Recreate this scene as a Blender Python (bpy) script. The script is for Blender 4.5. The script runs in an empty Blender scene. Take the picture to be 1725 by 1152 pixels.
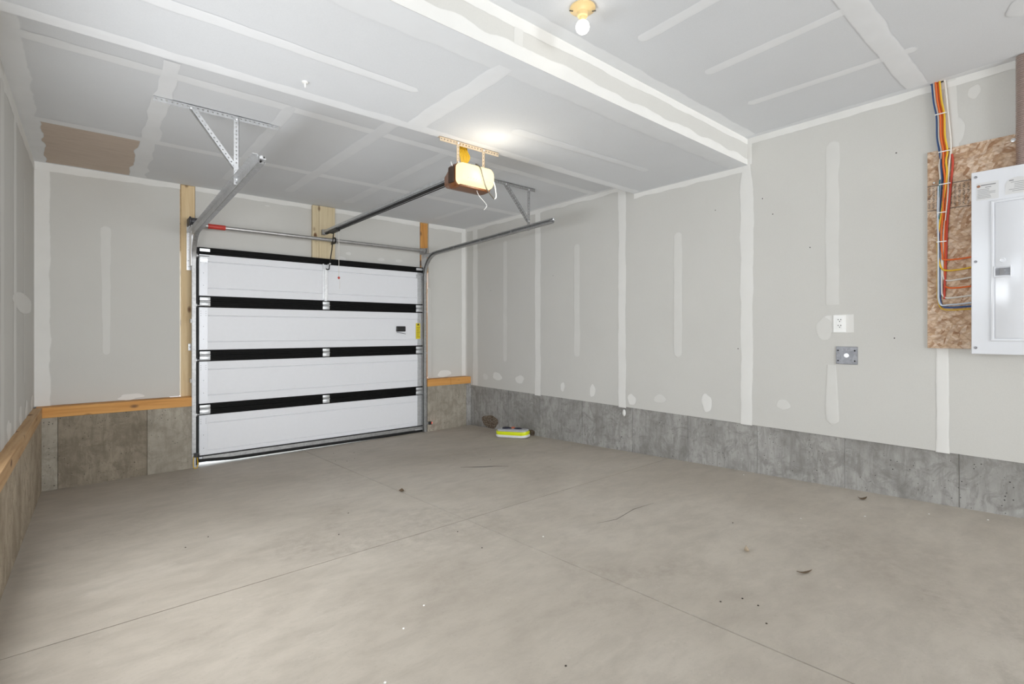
import bpy, bmesh, math, random
from mathutils import Vector, Matrix
S = bpy.context.scene
COL = S.collection

# ------------------------------------------------------------------ camera
CAM_H = 1.347
YAW = 0.6989
cam_data = bpy.data.cameras.new('camera')
cam_data.sensor_width = 36.0
cam_data.lens = 843.86 / 1725.0 * 36.0
cam_data.shift_y = -(576.0 - 557.8) / 1725.0
cam_data.clip_start = 0.05
cam = bpy.data.objects.new('camera', cam_data)
cam.location = (0, 0, CAM_H)
cam.rotation_euler = (math.pi / 2, 0, -YAW)
COL.objects.link(cam)
S.camera = cam

# ------------------------------------------------------------------ world, daylight, added fill, exposure
W = bpy.data.worlds.new('sky')
S.world = W
W.use_nodes = True
bg = W.node_tree.nodes['Background']
bg.inputs[0].default_value = (0.80, 0.90, 1.0, 1)
bg.inputs[1].default_value = 3.0

def area(name, loc, rot, sx, sy, power, col=(1, 1, 1)):
    l = bpy.data.lights.new(name, 'AREA')
    l.shape = 'RECTANGLE'; l.size = sx; l.size_y = sy; l.energy = power; l.color = col
    o = bpy.data.objects.new(name, l); o.location = loc; o.rotation_euler = rot
    COL.objects.link(o)
    return o
XL_ = -0.378
# added fill at unseen side and rear windows; small side one feeds the panel reflection
area('daylight_side_window', (XL_ - 0.002, 2.52, 1.32), (0, -math.pi / 2, 0), 0.80, 2.14, 38, (0.96, 0.98, 1.0))
area('daylight_side_window_b', (XL_ - 0.002, 0.80, 2.10), (0, -math.pi / 2, 0), 0.85, 0.95, 4, (0.93, 0.97, 1.0))
area('daylight_rear_window', (0.875, -6.09, 1.575), (math.pi / 2, 0, 0), 1.85, 1.75, 165, (0.97, 0.985, 1.0))
area('added_rear_fill_b', (2.975, -6.09, 1.575), (math.pi / 2, 0, 0), 1.85, 1.75, 165, (0.97, 0.985, 1.0))
S.cycles.max_bounces = 10
S.cycles.diffuse_bounces = 8

S.view_settings.view_transform = 'Standard'
S.view_settings.look = 'None'
S.view_settings.gamma = 1.0
S.view_settings.use_curve_mapping = False
S.view_settings.exposure = 0.30

# ------------------------------------------------------------------ room constants
XL, XR, YF, YB = -0.378, 4.161, 6.0, -6.0
C1, C2, C3 = 2.939, 2.722, 2.825
YBEAM, YEDGE = 1.92, 3.053
ZB, ZS, ZCON = 0.577, 0.690, 0.600

def fz(x, y):
    return -0.04475 * (y - 6.0) + 0.0066 * (x - 4.161)

# ------------------------------------------------------------------ materials
MATS = {}
class NT:
    def __init__(s, name):
        m = bpy.data.materials.new(name); m.use_nodes = True
        s.m = m; s.t = m.node_tree; s.n = s.t.nodes; s.l = s.t.links
        s.b = s.n['Principled BSDF']
        MATS[name] = m
    def new(s, typ, **kw):
        n = s.n.new(typ)
        for k, v in kw.items():
            setattr(n, k, v)
        return n
    def link(s, a, b): s.l.new(a, b)
    def coord(s, scale=(1, 1, 1), rot=(0, 0, 0), src=None):
        if src is None:
            src = s.new('ShaderNodeTexCoord').outputs['Object']
        mp = s.new('ShaderNodeMapping')
        mp.inputs['Scale'].default_value = scale
        mp.inputs['Rotation'].default_value = rot
        s.link(src, mp.inputs[0])
        return mp.outputs[0]
    def noise(s, scale, detail=4, rough=0.55, vec=None, dist=0.0):
        n = s.new('ShaderNodeTexNoise')
        n.inputs['Scale'].default_value = scale; n.inputs['Detail'].default_value = detail
        n.inputs['Roughness'].default_value = rough; n.inputs['Distortion'].default_value = dist
        s.link(vec if vec is not None else s.coord(), n.inputs['Vector'])
        return n.outputs['Fac']
    def ramp(s, fac, stops, interp='LINEAR'):
        r = s.new('ShaderNodeValToRGB'); r.color_ramp.interpolation = interp
        e = r.color_ramp.elements
        while len(e) < len(stops): e.new(0.5)
        for el, (p, c) in zip(e, stops):
            el.position = p; el.color = (*c, 1) if len(c) == 3 else c
        s.link(fac, r.inputs[0])
        return r.outputs[0]
    def mix(s, fac, a, b, blend='MIX'):
        n = s.new('ShaderNodeMix', data_type='RGBA', blend_type=blend)
        for sock, v in ((n.inputs[0], fac), (n.inputs[6], a), (n.inputs[7], b)):
            if hasattr(v, 'is_linked'): s.link(v, sock)
            elif isinstance(v, (int, float)): sock.default_value = v
            else: sock.default_value = (*v, 1)
        return n.outputs[2]
    def math(s, op, a, b=None):
        n = s.new('ShaderNodeMath', operation=op)
        for i, v in enumerate((a, b)):
            if v is None: continue
            if hasattr(v, 'is_linked'): s.link(v, n.inputs[i])
            else: n.inputs[i].default_value = v
        return n.outputs[0]
    def maprange(s, v, a, b, c=0.0, d=1.0, smooth=True):
        n = s.new('ShaderNodeMapRange', interpolation_type='SMOOTHSTEP' if smooth else 'LINEAR')
        s.link(v, n.inputs[0])
        for i, q in zip((1, 2, 3, 4), (a, b, c, d)): n.inputs[i].default_value = q
        return n.outputs[0]
    def bump(s, h, strength=0.2, dist=0.01):
        n = s.new('ShaderNodeBump'); n.inputs['Strength'].default_value = strength
        n.inputs['Distance'].default_value = dist
        s.link(h, n.inputs['Height']); s.link(n.outputs[0], s.b.inputs['Normal'])
    def base(s, c):
        if hasattr(c, 'is_linked'): s.link(c, s.b.inputs['Base Color'])
        else: s.b.inputs['Base Color'].default_value = (*c, 1)
        return s
    def rough(s, r):
        if hasattr(r, 'is_linked'): s.link(r, s.b.inputs['Roughness'])
        else: s.b.inputs['Roughness'].default_value = r
        return s
    def metal(s, v): s.b.inputs['Metallic'].default_value = v; return s
    def attr(s, name):
        n = s.new('ShaderNodeAttribute'); n.attribute_name = name
        return n.outputs['Fac']

def simple(name, col, rough=0.5, metal=0.0, var=0.06, vs=30):
    t = NT(name)
    n = t.noise(vs, 3)
    lo = tuple(c * (1 - var) for c in col); hi = tuple(min(1, c * (1 + var)) for c in col)
    t.base(t.mix(n, lo, hi)).rough(rough).metal(metal)
    return t.m

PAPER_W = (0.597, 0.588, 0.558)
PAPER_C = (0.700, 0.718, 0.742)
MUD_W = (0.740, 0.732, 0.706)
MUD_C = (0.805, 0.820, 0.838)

def paper(name, col):
    t = NT(name)
    n1 = t.noise(1.3, 4, 0.6); n2 = t.noise(160, 2)
    a = t.mix(n1, tuple(c * 0.94 for c in col), tuple(c * 1.05 for c in col))
    t.base(t.mix(0.10, a, t.ramp(n2, [(0.3, tuple(c * .8 for c in col)), (0.7, tuple(c * 1.15 for c in col))])))
    t.rough(0.85); t.b.inputs['Specular IOR Level'].default_value = 0.25
    t.bump(n2, 0.04, 0.002)
def mud(name, col, under):
    t = NT(name)
    f = t.attr('feather')
    n = t.noise(14, 5, 0.65)
    k = t.math('ADD', f, t.math('MULTIPLY', t.math('SUBTRACT', n, 0.5), 0.9))
    k = t.maprange(k, 0.12, 0.62)
    n2 = t.noise(5, 4)
    c = t.mix(n2, tuple(v * 0.94 for v in col), tuple(min(1, v * 1.05) for v in col))
    t.base(t.mix(k, under, c)).rough(0.8)
    t.b.inputs['Specular IOR Level'].default_value = 0.25
    t.bump(t.noise(40, 3), 0.05, 0.003)
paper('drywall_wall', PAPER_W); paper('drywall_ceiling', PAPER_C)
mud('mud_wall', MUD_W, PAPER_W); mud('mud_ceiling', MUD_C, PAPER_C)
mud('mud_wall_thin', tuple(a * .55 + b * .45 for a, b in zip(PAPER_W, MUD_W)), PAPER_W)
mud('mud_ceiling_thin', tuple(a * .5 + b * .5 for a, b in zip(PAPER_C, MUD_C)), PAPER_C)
t = NT('drywall_brown')
n = t.noise(6, 6, 0.7, t.coord((0.8, 7, 3)))
t.base(t.ramp(n, [(0.2, (0.47, 0.385, 0.315)), (0.5, (0.58, 0.485, 0.405)), (0.8, (0.64, 0.545, 0.46))])).rough(0.9)

# floor concrete
t = NT('floor_concrete')
n1 = t.noise(0.8, 6, 0.6, dist=0.5); n2 = t.noise(7.0, 9, 0.72, t.coord((0.7, 1.5, 1), (0, 0, 0.6)), 0.3); n3 = t.noise(90, 3)
c = t.ramp(n1, [(0.28, (0.408, 0.364, 0.308)), (0.50, (0.474, 0.428, 0.368)), (0.70, (0.524, 0.478, 0.418))])
c = t.mix(t.ramp(n2, [(0.34, (0.34, .34, .34)), (0.60, (0, 0, 0))]), c, (0.26, 0.228, 0.19))
pm = t.math('MULTIPLY', t.ramp(t.noise(1.1, 4, .6, dist=.8), [(0.50, (0, 0, 0)), (0.66, (1, 1, 1))]), t.ramp(t.noise(16, 8, .78), [(0.42, (0, 0, 0)), (0.62, (1, 1, 1))]))
c = t.mix(t.math('MULTIPLY', pm, 0.35), c, (0.24, 0.205, 0.17))
c = t.mix(t.ramp(n3, [(0.60, (0, 0, 0)), (0.78, (0.30, .30, .30))]), c, (0.28, 0.245, 0.21))
c = t.mix(t.ramp(t.noise(11, 7, 0.75), [(0.62, (0, 0, 0)), (0.76, (0.4, 0.4, 0.4))]), c, (0.60, 0.56, 0.505))
t.base(c).rough(t.maprange(n2, 0.3, 0.7, 0.6, 0.8))
t.b.inputs['Specular IOR Level'].default_value = 0.3
t.bump(t.noise(25, 6, 0.7), 0.08, 0.004)

def foundation(name, dark, light, tint):
    t = NT(name)
    n1 = t.noise(2.2, 6, 0.65, dist=0.5)
    n2 = t.noise(5, 6, 0.7, t.coord((5, 5, 1.0)), 0.6)
    c = t.ramp(n1, [(0.28, dark), (0.55, light), (0.8, tuple(v * 1.2 for v in light))])
    c = t.mix(t.ramp(n2, [(0.36, (0.55, .55, .55)), (0.55, (0, 0, 0))]), c, dark)
    c = t.mix(t.ramp(t.noise(7, 8, .75, dist=1.2), [(0.40, (0.6, .6, .6)), (0.52, (0, 0, 0))]), c, dark)
    v = t.new('ShaderNodeTexVoronoi'); v.inputs['Scale'].default_value = 34
    t.link(t.coord(), v.inputs['Vector'])
    pit = t.math('LESS_THAN', t.math('ADD', v.outputs['Distance'], t.math('MULTIPLY', t.noise(6, 3), 0.42)), 0.30)
    c = t.mix(pit, c, tuple(q * .35 for q in dark))
    c = t.mix(t.ramp(t.noise(22, 7, .75), [(0.6, (0, 0, 0)), (0.75, (0.5, .5, .5))]), c, tint)
    t.base(c).rough(0.85)
    t.bump(t.math('SUBTRACT', n2, pit), 0.30, 0.005)
foundation('foundation_grey', (0.19, 0.182, 0.168), (0.37, 0.362, 0.345), (0.50, 0.50, 0.485))
foundation('foundation_brown', (0.150, 0.123, 0.088), (0.275, 0.235, 0.178), (0.40, 0.36, 0.295))
foundation('foundation_tan', (0.24, 0.19, 0.13), (0.46, 0.385, 0.29), (0.52, 0.45, 0.36))
foundation('foundation_mid', (0.22, 0.195, 0.155), (0.38, 0.345, 0.285), (0.47, 0.44, 0.39))

def wood(name, dark, mid, light, axis):
    t = NT(name)
    sc = [26, 26, 26]; sc[axis] = 1.4
    n = t.noise(1.0, 5, 0.6, t.coord(tuple(sc)), 0.8)
    c = t.ramp(n, [(0.25, dark), (0.5, mid), (0.75, light)])
    v = t.new('ShaderNodeTexVoronoi'); v.inputs['Scale'].default_value = 1.0
    vs = [9, 9, 9]; vs[axis] = 4.5
    t.link(t.coord(tuple(vs)), v.inputs['Vector'])
    k = t.maprange(v.outputs['Distance'], 0.10, 0.24, 1.0, 0.0)
    t.base(t.mix(k, c, (0.16, 0.075, 0.028))).rough(0.65)
    t.bump(n, 0.1, 0.002)
for ax, nm in ((0, 'x'), (1, 'y'), (2, 'z')):
    wood('pine_' + nm, (0.58, 0.41, 0.21), (0.69, 0.52, 0.30), (0.76, 0.60, 0.37), ax)
    wood('pine_pale_' + nm, (0.53, 0.43, 0.27), (0.63, 0.525, 0.34), (0.69, 0.60, 0.42), ax)
    wood('pine_orange_' + nm, (0.44, 0.19, 0.038), (0.60, 0.285, 0.072), (0.68, 0.36, 0.11), ax)
wood('pine_weathered_y', (0.36, 0.20, 0.085), (0.50, 0.31, 0.15), (0.58, 0.40, 0.22), 1)

def galv(name, col, rough=0.42, metal=0.75):
    t = NT(name)
    v = t.new('ShaderNodeTexVoronoi'); v.inputs['Scale'].default_value = 60
    t.link(t.coord(), v.inputs['Vector'])
    n = t.noise(9, 3)
    c = t.mix(n, tuple(q * .85 for q in col), tuple(min(1, q * 1.1) for q in col))
    sp = t.new('ShaderNodeSeparateColor'); t.link(v.outputs['Color'], sp.inputs[0])
    t.base(t.mix(0.14, c, t.ramp(sp.outputs[0], [(0, (.25, .25, .26)), (1, (.9, .9, .92))]))).rough(rough).metal(metal)
galv('galvanised', (0.62, 0.63, 0.64)); galv('galvanised_bright', (0.78, 0.79, 0.80), 0.35, 0.6)
galv('galvanised_dark', (0.36, 0.36, 0.355), 0.45, 0.7)
galv('steel_tube', (0.42, 0.41, 0.40), 0.35, 0.7)
galv('box_plate', (0.22, 0.225, 0.245), 0.5, 0.4)
simple('door_white', (0.78, 0.79, 0.82), 0.45, 0, 0.02)
simple('door_stile', (0.70, 0.71, 0.74), 0.4, 0.15, 0.03)
simple('black_rail', (0.004, 0.004, 0.004), 0.6, 0, 0.4); MATS['black_rail'].node_tree.nodes['Principled BSDF'].inputs['Specular IOR Level'].default_value = 0.15
simple('black_rubber', (0.012, 0.012, 0.012), 0.7)
simple('black_steel', (0.015, 0.015, 0.015), 0.4)
simple('dark_iron', (0.075, 0.075, 0.08), 0.45, 0.4)
simple('red_paint', (0.52, 0.045, 0.03), 0.45)
simple('yellow_label', (0.72, 0.58, 0.01), 0.5)
simple('white_plastic', (0.80, 0.80, 0.78), 0.35, 0, 0.02)
simple('beige_porcelain', (0.74, 0.55, 0.27), 0.3, 0, 0.04)
simple('dark_slot', (0.01, 0.01, 0.01), 0.8)
simple('white_cord', (0.78, 0.78, 0.76), 0.45)
simple('grey_cord', (0.10, 0.09, 0.07), 0.5)
simple('cable_white', (0.70, 0.67, 0.62), 0.45)
simple('cable_pale_blue', (0.52, 0.58, 0.66), 0.45)
simple('cable_yellow', (0.72, 0.45, 0.03), 0.42)
simple('cable_orange', (0.70, 0.135, 0.02), 0.42)
simple('cable_red', (0.52, 0.055, 0.03), 0.42)
simple('cable_blue', (0.035, 0.09, 0.24), 0.42)
simple('cable_teal', (0.03, 0.16, 0.20), 0.42)
simple('opener_brown', (0.155, 0.055, 0.016), 0.35)
simple('opener_shaded', (0.035, 0.016, 0.008), 0.4)
simple('opener_amber_lit', (0.52, 0.24, 0.08), 0.4)
simple('angle_beige', (0.62, 0.50, 0.36), 0.45, 0.3, 0.12)
simple('lime', (0.66, 0.74, 0.01), 0.4)
simple('package_white', (0.72, 0.72, 0.72), 0.25)
simple('package_grey', (0.42, 0.43, 0.45), 0.3)
simple('navy', (0.008, 0.010, 0.030), 0.4)
simple('coral', (0.50, 0.13, 0.06), 0.5)
simple('leaf_brown', (0.115, 0.078, 0.045), 0.8, 0, 0.3)
simple('dirt_dark', (0.035, 0.028, 0.022), 0.9)
simple('leaf_tan', (0.36, 0.29, 0.21), 0.8, 0, 0.3)
simple('paper_label', (0.66, 0.66, 0.66), 0.5, 0, 0.03)
simple('print_grey', (0.26, 0.26, 0.27), 0.6)
simple('copper_dot', (0.30, 0.13, 0.07), 0.5)
simple('outside_ground', (0.62, 0.61, 0.59), 0.9)
simple('screw_steel', (0.30, 0.30, 0.32), 0.35, 0.8)
t = NT('panel_enamel'); t.base((0.74, 0.755, 0.79)).rough(0.16)
t.bump(t.noise(2.6, 2), 0.06, 0.02)
t = NT('conduit_metal'); t.base((0.52, 0.43, 0.40)).rough(0.28).metal(0.75)
# clear glass pane
t = NT('window_glass')
tr = t.new('ShaderNodeBsdfTransparent'); gl = t.new('ShaderNodeBsdfGlossy'); gl.inputs['Roughness'].default_value = 0.02
fr = t.new('ShaderNodeFresnel'); mx = t.new('ShaderNodeMixShader')
t.link(fr.outputs[0], mx.inputs[0]); t.link(tr.outputs[0], mx.inputs[1]); t.link(gl.outputs[0], mx.inputs[2])
t.link(mx.outputs[0], t.n['Material Output'].inputs['Surface'])

def emit(name, col, strength):
    t = NT(name); t.base(col)
    t.b.inputs['Emission Color'].default_value = (*col, 1); t.b.inputs['Emission Strength'].default_value = strength
emit('bulb_glow', (1.0, 0.95, 0.86), 5.0)
emit('lens_glow', (1.0, 0.82, 0.45), 1.15); MATS['lens_glow'].node_tree.nodes['Principled BSDF'].inputs['Base Color'].default_value = (.12, .09, .04, 1)
emit('red_led', (1.0, 0.10, 0.06), 3.0)

# OSB
t = NT('osb')
crd = t.new('ShaderNodeTexCoord').outputs['Object']
def flake(rot, sc):
    v = t.new('ShaderNodeTexVoronoi'); v.inputs['Scale'].default_value = 1.0; v.inputs['Randomness'].default_value = 1.0
    w = t.new('ShaderNodeTexNoise'); w.inputs['Scale'].default_value = 9; t.link(crd, w.inputs['Vector'])
    va = t.new('ShaderNodeVectorMath', operation='MULTIPLY_ADD')
    t.link(w.outputs['Color'], va.inputs[0]); va.inputs[1].default_value = (0.012, 0.012, 0.012); t.link(crd, va.inputs[2])
    t.link(t.coord(sc, (0, 0, 0), t.coord((1, 1, 1), (rot, 0, 0), va.outputs[0])), v.inputs['Vector'])
    return v
pal = [(0.0, (0.34, 0.185, 0.10)), (0.18, (0.52, 0.345, 0.215)), (0.5, (0.62, 0.455, 0.32)), (0.82, (0.72, 0.575, 0.45)), (1.0, (0.46, 0.28, 0.16))]
def fcol(v):
    sp = t.new('ShaderNodeSeparateColor'); t.link(v.outputs['Color'], sp.inputs[0])
    return t.ramp(sp.outputs[0], pal), sp.outputs[1]
lay = [flake(r, sc) for r, sc in ((0.55, (30, 20, 54)), (-0.75, (30, 20, 66)), (0.12, (30, 17, 64)), (1.15, (30, 20, 62)))]
cols_ = [fcol(v) for v in lay]
c = cols_[0][0]
for v, (cc, rr_) in list(zip(lay, cols_))[1:]:
    c = t.mix(t.math('GREATER_THAN', rr_, 0.56), c, cc)
ra = cols_[0][1]
for v in lay[:3]:
    c = t.mix(t.maprange(v.outputs['Distance'], 0.50, 0.80, 0.0, 0.30), c, (0.24, 0.12, 0.06))
g = t.noise(1, 4, 0.6, t.coord((40, 40, 90), (0.5, 0, 0)))
c = t.mix(t.ramp(g, [(0.54, (0, 0, 0)), (0.78, (0.40, .40, .40))]), c, (0.30, 0.16, 0.085))
# stamped grade-mark band
sx = t.new('ShaderNodeSeparateXYZ'); t.link(crd, sx.inputs[0])
zz = sx.outputs[2]
def band(lo, hi):
    return t.math('MULTIPLY', t.math('GREATER_THAN', zz, lo), t.math('LESS_THAN', zz, hi))
col_n = t.new('ShaderNodeTexWave', wave_type='BANDS', bands_direction='Y'); col_n.inputs['Scale'].default_value = 15
col_n.inputs['Distortion'].default_value = 0.6; t.link(crd, col_n.inputs['Vector'])
dash = t.noise(1, 2, 0.5, t.coord((1, 130, 240)))
dash = t.math('GREATER_THAN', dash, 0.50)
stripe = t.math('MULTIPLY', t.math('GREATER_THAN', col_n.outputs['Fac'], 0.42), dash)
mk = t.math('MULTIPLY', stripe, band(2.135, 2.270))
mk = t.math('MAXIMUM', mk, t.math('MAXIMUM', band(2.277, 2.284), band(2.120, 2.126)))
mk = t.math('MULTIPLY', mk, 0.75)
c = t.mix(mk, c, (0.09, 0.075, 0.07))
t.base(c).rough(0.75); t.bump(t.math('ADD', ra, g), 0.35, 0.003)

# ------------------------------------------------------------------ mesh helpers
class MB:
    def __init__(s): s.v = []; s.f = []; s.attr = None
    def add(s, vs, fs):
        o = len(s.v); s.v += [tuple(p) for p in vs]; s.f += [tuple(i + o for i in f) for f in fs]
        return s
    def box(s, x0, x1, y0, y1, z0, z1, bev=0.0):
        if bev <= 0:
            vs = [(x, y, z) for z in (z0, z1) for y in (y0, y1) for x in (x0, x1)]
            return s.add(vs, [(0, 2, 3, 1), (4, 5, 7, 6), (0, 1, 5, 4), (2, 6, 7, 3), (0, 4, 6, 2), (1, 3, 7, 5)])
        bm = bmesh.new(); bmesh.ops.create_cube(bm, size=1)
        for v in bm.verts:
            v.co = Vector(((x0 + x1) / 2 + v.co.x * (x1 - x0), (y0 + y1) / 2 + v.co.y * (y1 - y0), (z0 + z1) / 2 + v.co.z * (z1 - z0)))
        bmesh.ops.bevel(bm, geom=list(bm.edges), offset=bev, segments=2, affect='EDGES', profile=0.5)
        bm.verts.index_update()
        s.add([v.co[:] for v in bm.verts], [[v.index for v in f.verts] for f in bm.faces]); bm.free()
        return s
    def obox(s, c, ax, ay, az, hx, hy, hz):
        c = Vector(c); ax, ay, az = Vector(ax).normalized(), Vector(ay).normalized(), Vector(az).normalized()
        vs = [c + ax * hx * i + ay * hy * j + az * hz * k for k in (-1, 1) for j in (-1, 1) for i in (-1, 1)]
        return s.add(vs, [(0, 2, 3, 1), (4, 5, 7, 6), (0, 1, 5, 4), (2, 6, 7, 3), (0, 4, 6, 2), (1, 3, 7, 5)])
    def bar(s, p0, p1, w, h, up=(0, 0, 1)):
        p0, p1 = Vector(p0), Vector(p1); d = (p1 - p0); a = d.normalized()
        side = a.cross(Vector(up)).normalized(); u = side.cross(a)
        return s.obox((p0 + p1) / 2, a, side, u, d.length / 2, w / 2, h / 2)
    def sweep(s, prof, path, frames=None, closed_ends=True):
        n = len(prof); o = len(s.v)
        P = [Vector(p) for p in path]
        if frames is None:
            frames = []
            T = [(P[min(i + 1, len(P) - 1)] - P[max(i - 1, 0)]).normalized() for i in range(len(P))]
            ref = Vector((0, 0, 1)) if abs(T[0].z) < 0.9 else Vector((1, 0, 0))
            a = T[0].cross(ref).normalized()
            for tt in T:
                a = (a - tt * a.dot(tt)).normalized(); b = tt.cross(a)
                frames.append((a.copy(), b))
        for p, (a, b) in zip(P, frames):
            for (u, w) in prof: s.v.append(tuple(p + a * u + b * w))
        for i in range(len(P) - 1):
            for j in range(n):
                k = (j + 1) % n
                s.f.append((o + i * n + j, o + i * n + k, o + (i + 1) * n + k, o + (i + 1) * n + j))
        if closed_ends:
            s.f.append(tuple(o + j for j in range(n))[::-1]); e = o + (len(P) - 1) * n
            s.f.append(tuple(e + j for j in range(n)))
        return s
    def tube(s, path, r, n=10):
        return s.sweep([(r * math.cos(2 * math.pi * i / n), r * math.sin(2 * math.pi * i / n)) for i in range(n)], path)
    def lathe(s, c, axis, prof, n=20):
        c = Vector(c); a = Vector(axis).normalized()
        e1 = a.orthogonal().normalized(); e2 = a.cross(e1); o = len(s.v)
        for (r, h) in prof:
            for i in range(n):
                q = 2 * math.pi * i / n
                s.v.append(tuple(c + a * h + e1 * r * math.cos(q) + e2 * r * math.sin(q)))
        for j in range(len(prof) - 1):
            for i in range(n):
                k = (i + 1) % n
                s.f.append((o + j * n + i, o + j * n + k, o + (j + 1) * n + k, o + (j + 1) * n + i))
        s.f.append(tuple(o + i for i in range(n))[::-1]); e = o + (len(prof) - 1) * n
        s.f.append(tuple(e + i for i in range(n)))
        return s
    def prism(s, poly, origin, eu, ev, ew, h):
        """polygon in (eu, ev) extruded by h along ew"""
        o = Vector(origin); eu, ev, ew = Vector(eu), Vector(ev), Vector(ew); n = len(poly)
        vs = [o + eu * u + ev * v for u, v in poly] + [o + eu * u + ev * v + ew * h for u, v in poly]
        return s.add(vs, [tuple(range(n))[::-1], tuple(range(n, 2 * n))] + [(i, (i + 1) % n, n + (i + 1) % n, n + i) for i in range(n)])
    def perf(s, p0, d, w, nrm, length, width, th=0.0022, pitch=0.028, r=0.0055):
        """flat strip with a row of punched holes"""
        p0, d, w, nrm = Vector(p0), Vector(d).normalized(), Vector(w).normalized(), Vector(nrm).normalized()
        n = max(1, round(length / pitch)); pt = length / n
        for i in range(n):
            c = p0 + d * (pt * (i + .5)) + w * (width / 2); hx, hy = pt / 2, width / 2
            outer = [(hx, 0), (hx, hy), (0, hy), (-hx, hy), (-hx, 0), (-hx, -hy), (0, -hy), (hx, -hy)]
            inner = [(r * math.cos(math.pi / 4 * k), r * math.sin(math.pi / 4 * k)) for k in range(8)]
            vs = []
            for h in (0, th):
                for q in outer: vs.append(c + d * q[0] + w * q[1] + nrm * h)
                for q in inner: vs.append(c + d * q[0] + w * q[1] + nrm * h)
            fs = []
            for k in range(8):
                m = (k + 1) % 8
                fs += [(k, m, 8 + m, 8 + k), (16 + k, 24 + k, 24 + m, 16 + m), (8 + k, 8 + m, 24 + m, 24 + k)]
                if k in (1, 2, 5, 6) or (i == 0 and k in (3, 4)) or (i == n - 1 and k in (0, 7)):
                    fs.append((k, 16 + k, 16 + m, m))
            s.add(vs, fs)
        return s
    def angle(s, p0, p1, w1, w2, width=0.032, **kw):
        """perforated L section: flanges along w1 and w2 from the edge p0-p1"""
        p0, p1 = Vector(p0), Vector(p1); d = p1 - p0
        s.perf(p0, d, w1, w2, d.length, width, **kw); s.perf(p0, d, w2, w1, d.length, width, **kw)
        return s
    def build(s, name, mat, parent=None, smooth=False, fix=True):
        me = bpy.data.meshes.new(name)
        off = Vector((0, 0, 0))
        r = parent
        while r is not None:
            off += r.location; r = r.parent
        me.from_pydata([(p[0] - off.x, p[1] - off.y, p[2] - off.z) for p in s.v], [], s.f)
        me.update()
        if fix:
            bm = bmesh.new(); bm.from_mesh(me); bmesh.ops.recalc_face_normals(bm, faces=bm.faces); bm.to_mesh(me); bm.free()
        if smooth:
            me.polygons.foreach_set('use_smooth', [True] * len(me.polygons))
            me.set_sharp_from_angle(angle=math.radians(38))
        if s.attr:
            a = me.attributes.new('feather', 'FLOAT', 'POINT'); a.data.foreach_set('value', s.attr)
        me.materials.append(MATS[mat])
        o = bpy.data.objects.new(name, me); COL.objects.link(o)
        if parent: o.parent = parent
        return o
def B(*a, bev=0.0): return MB().box(*a, bev=bev)

def thing(name, loc, label, cat, group=None, kind=None):
    o = bpy.data.objects.new(name, None); o.location = loc; o.empty_display_size = 0.05
    COL.objects.link(o)
    return tag(o, label, cat, group, kind)
def tag(o, label=None, cat=None, group=None, kind=None):
    if label: o['label'] = label
    if cat: o['category'] = cat
    if group: o['group'] = group
    if kind: o['kind'] = kind
    return o
def struct(o, label): return tag(o, label, kind='structure')

def smooth_noise(rng, n, step):
    k = [rng.uniform(-1, 1) for _ in range(int(n / step) + 3)]
    out = []
    for i in range(n):
        q = i / step; j = int(q); f = q - j; f = f * f * (3 - 2 * f)
        out.append(k[j] * (1 - f) + k[j + 1] * f)
    return out
def catmull(pts, per=6):
    P = [Vector(p) for p in pts]; P = [P[0]] + P + [P[-1]]; out = []
    for i in range(1, len(P) - 2):
        for k in range(per):
            q = k / per
            out.append(0.5 * ((2 * P[i]) + (P[i + 1] - P[i - 1]) * q + (2 * P[i - 1] - 5 * P[i] + 4 * P[i + 1] - P[i + 2]) * q * q
                              + (3 * P[i] - P[i - 1] - 3 * P[i + 1] + P[i + 2]) * q ** 3))
    out.append(P[-2]); return out

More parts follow.
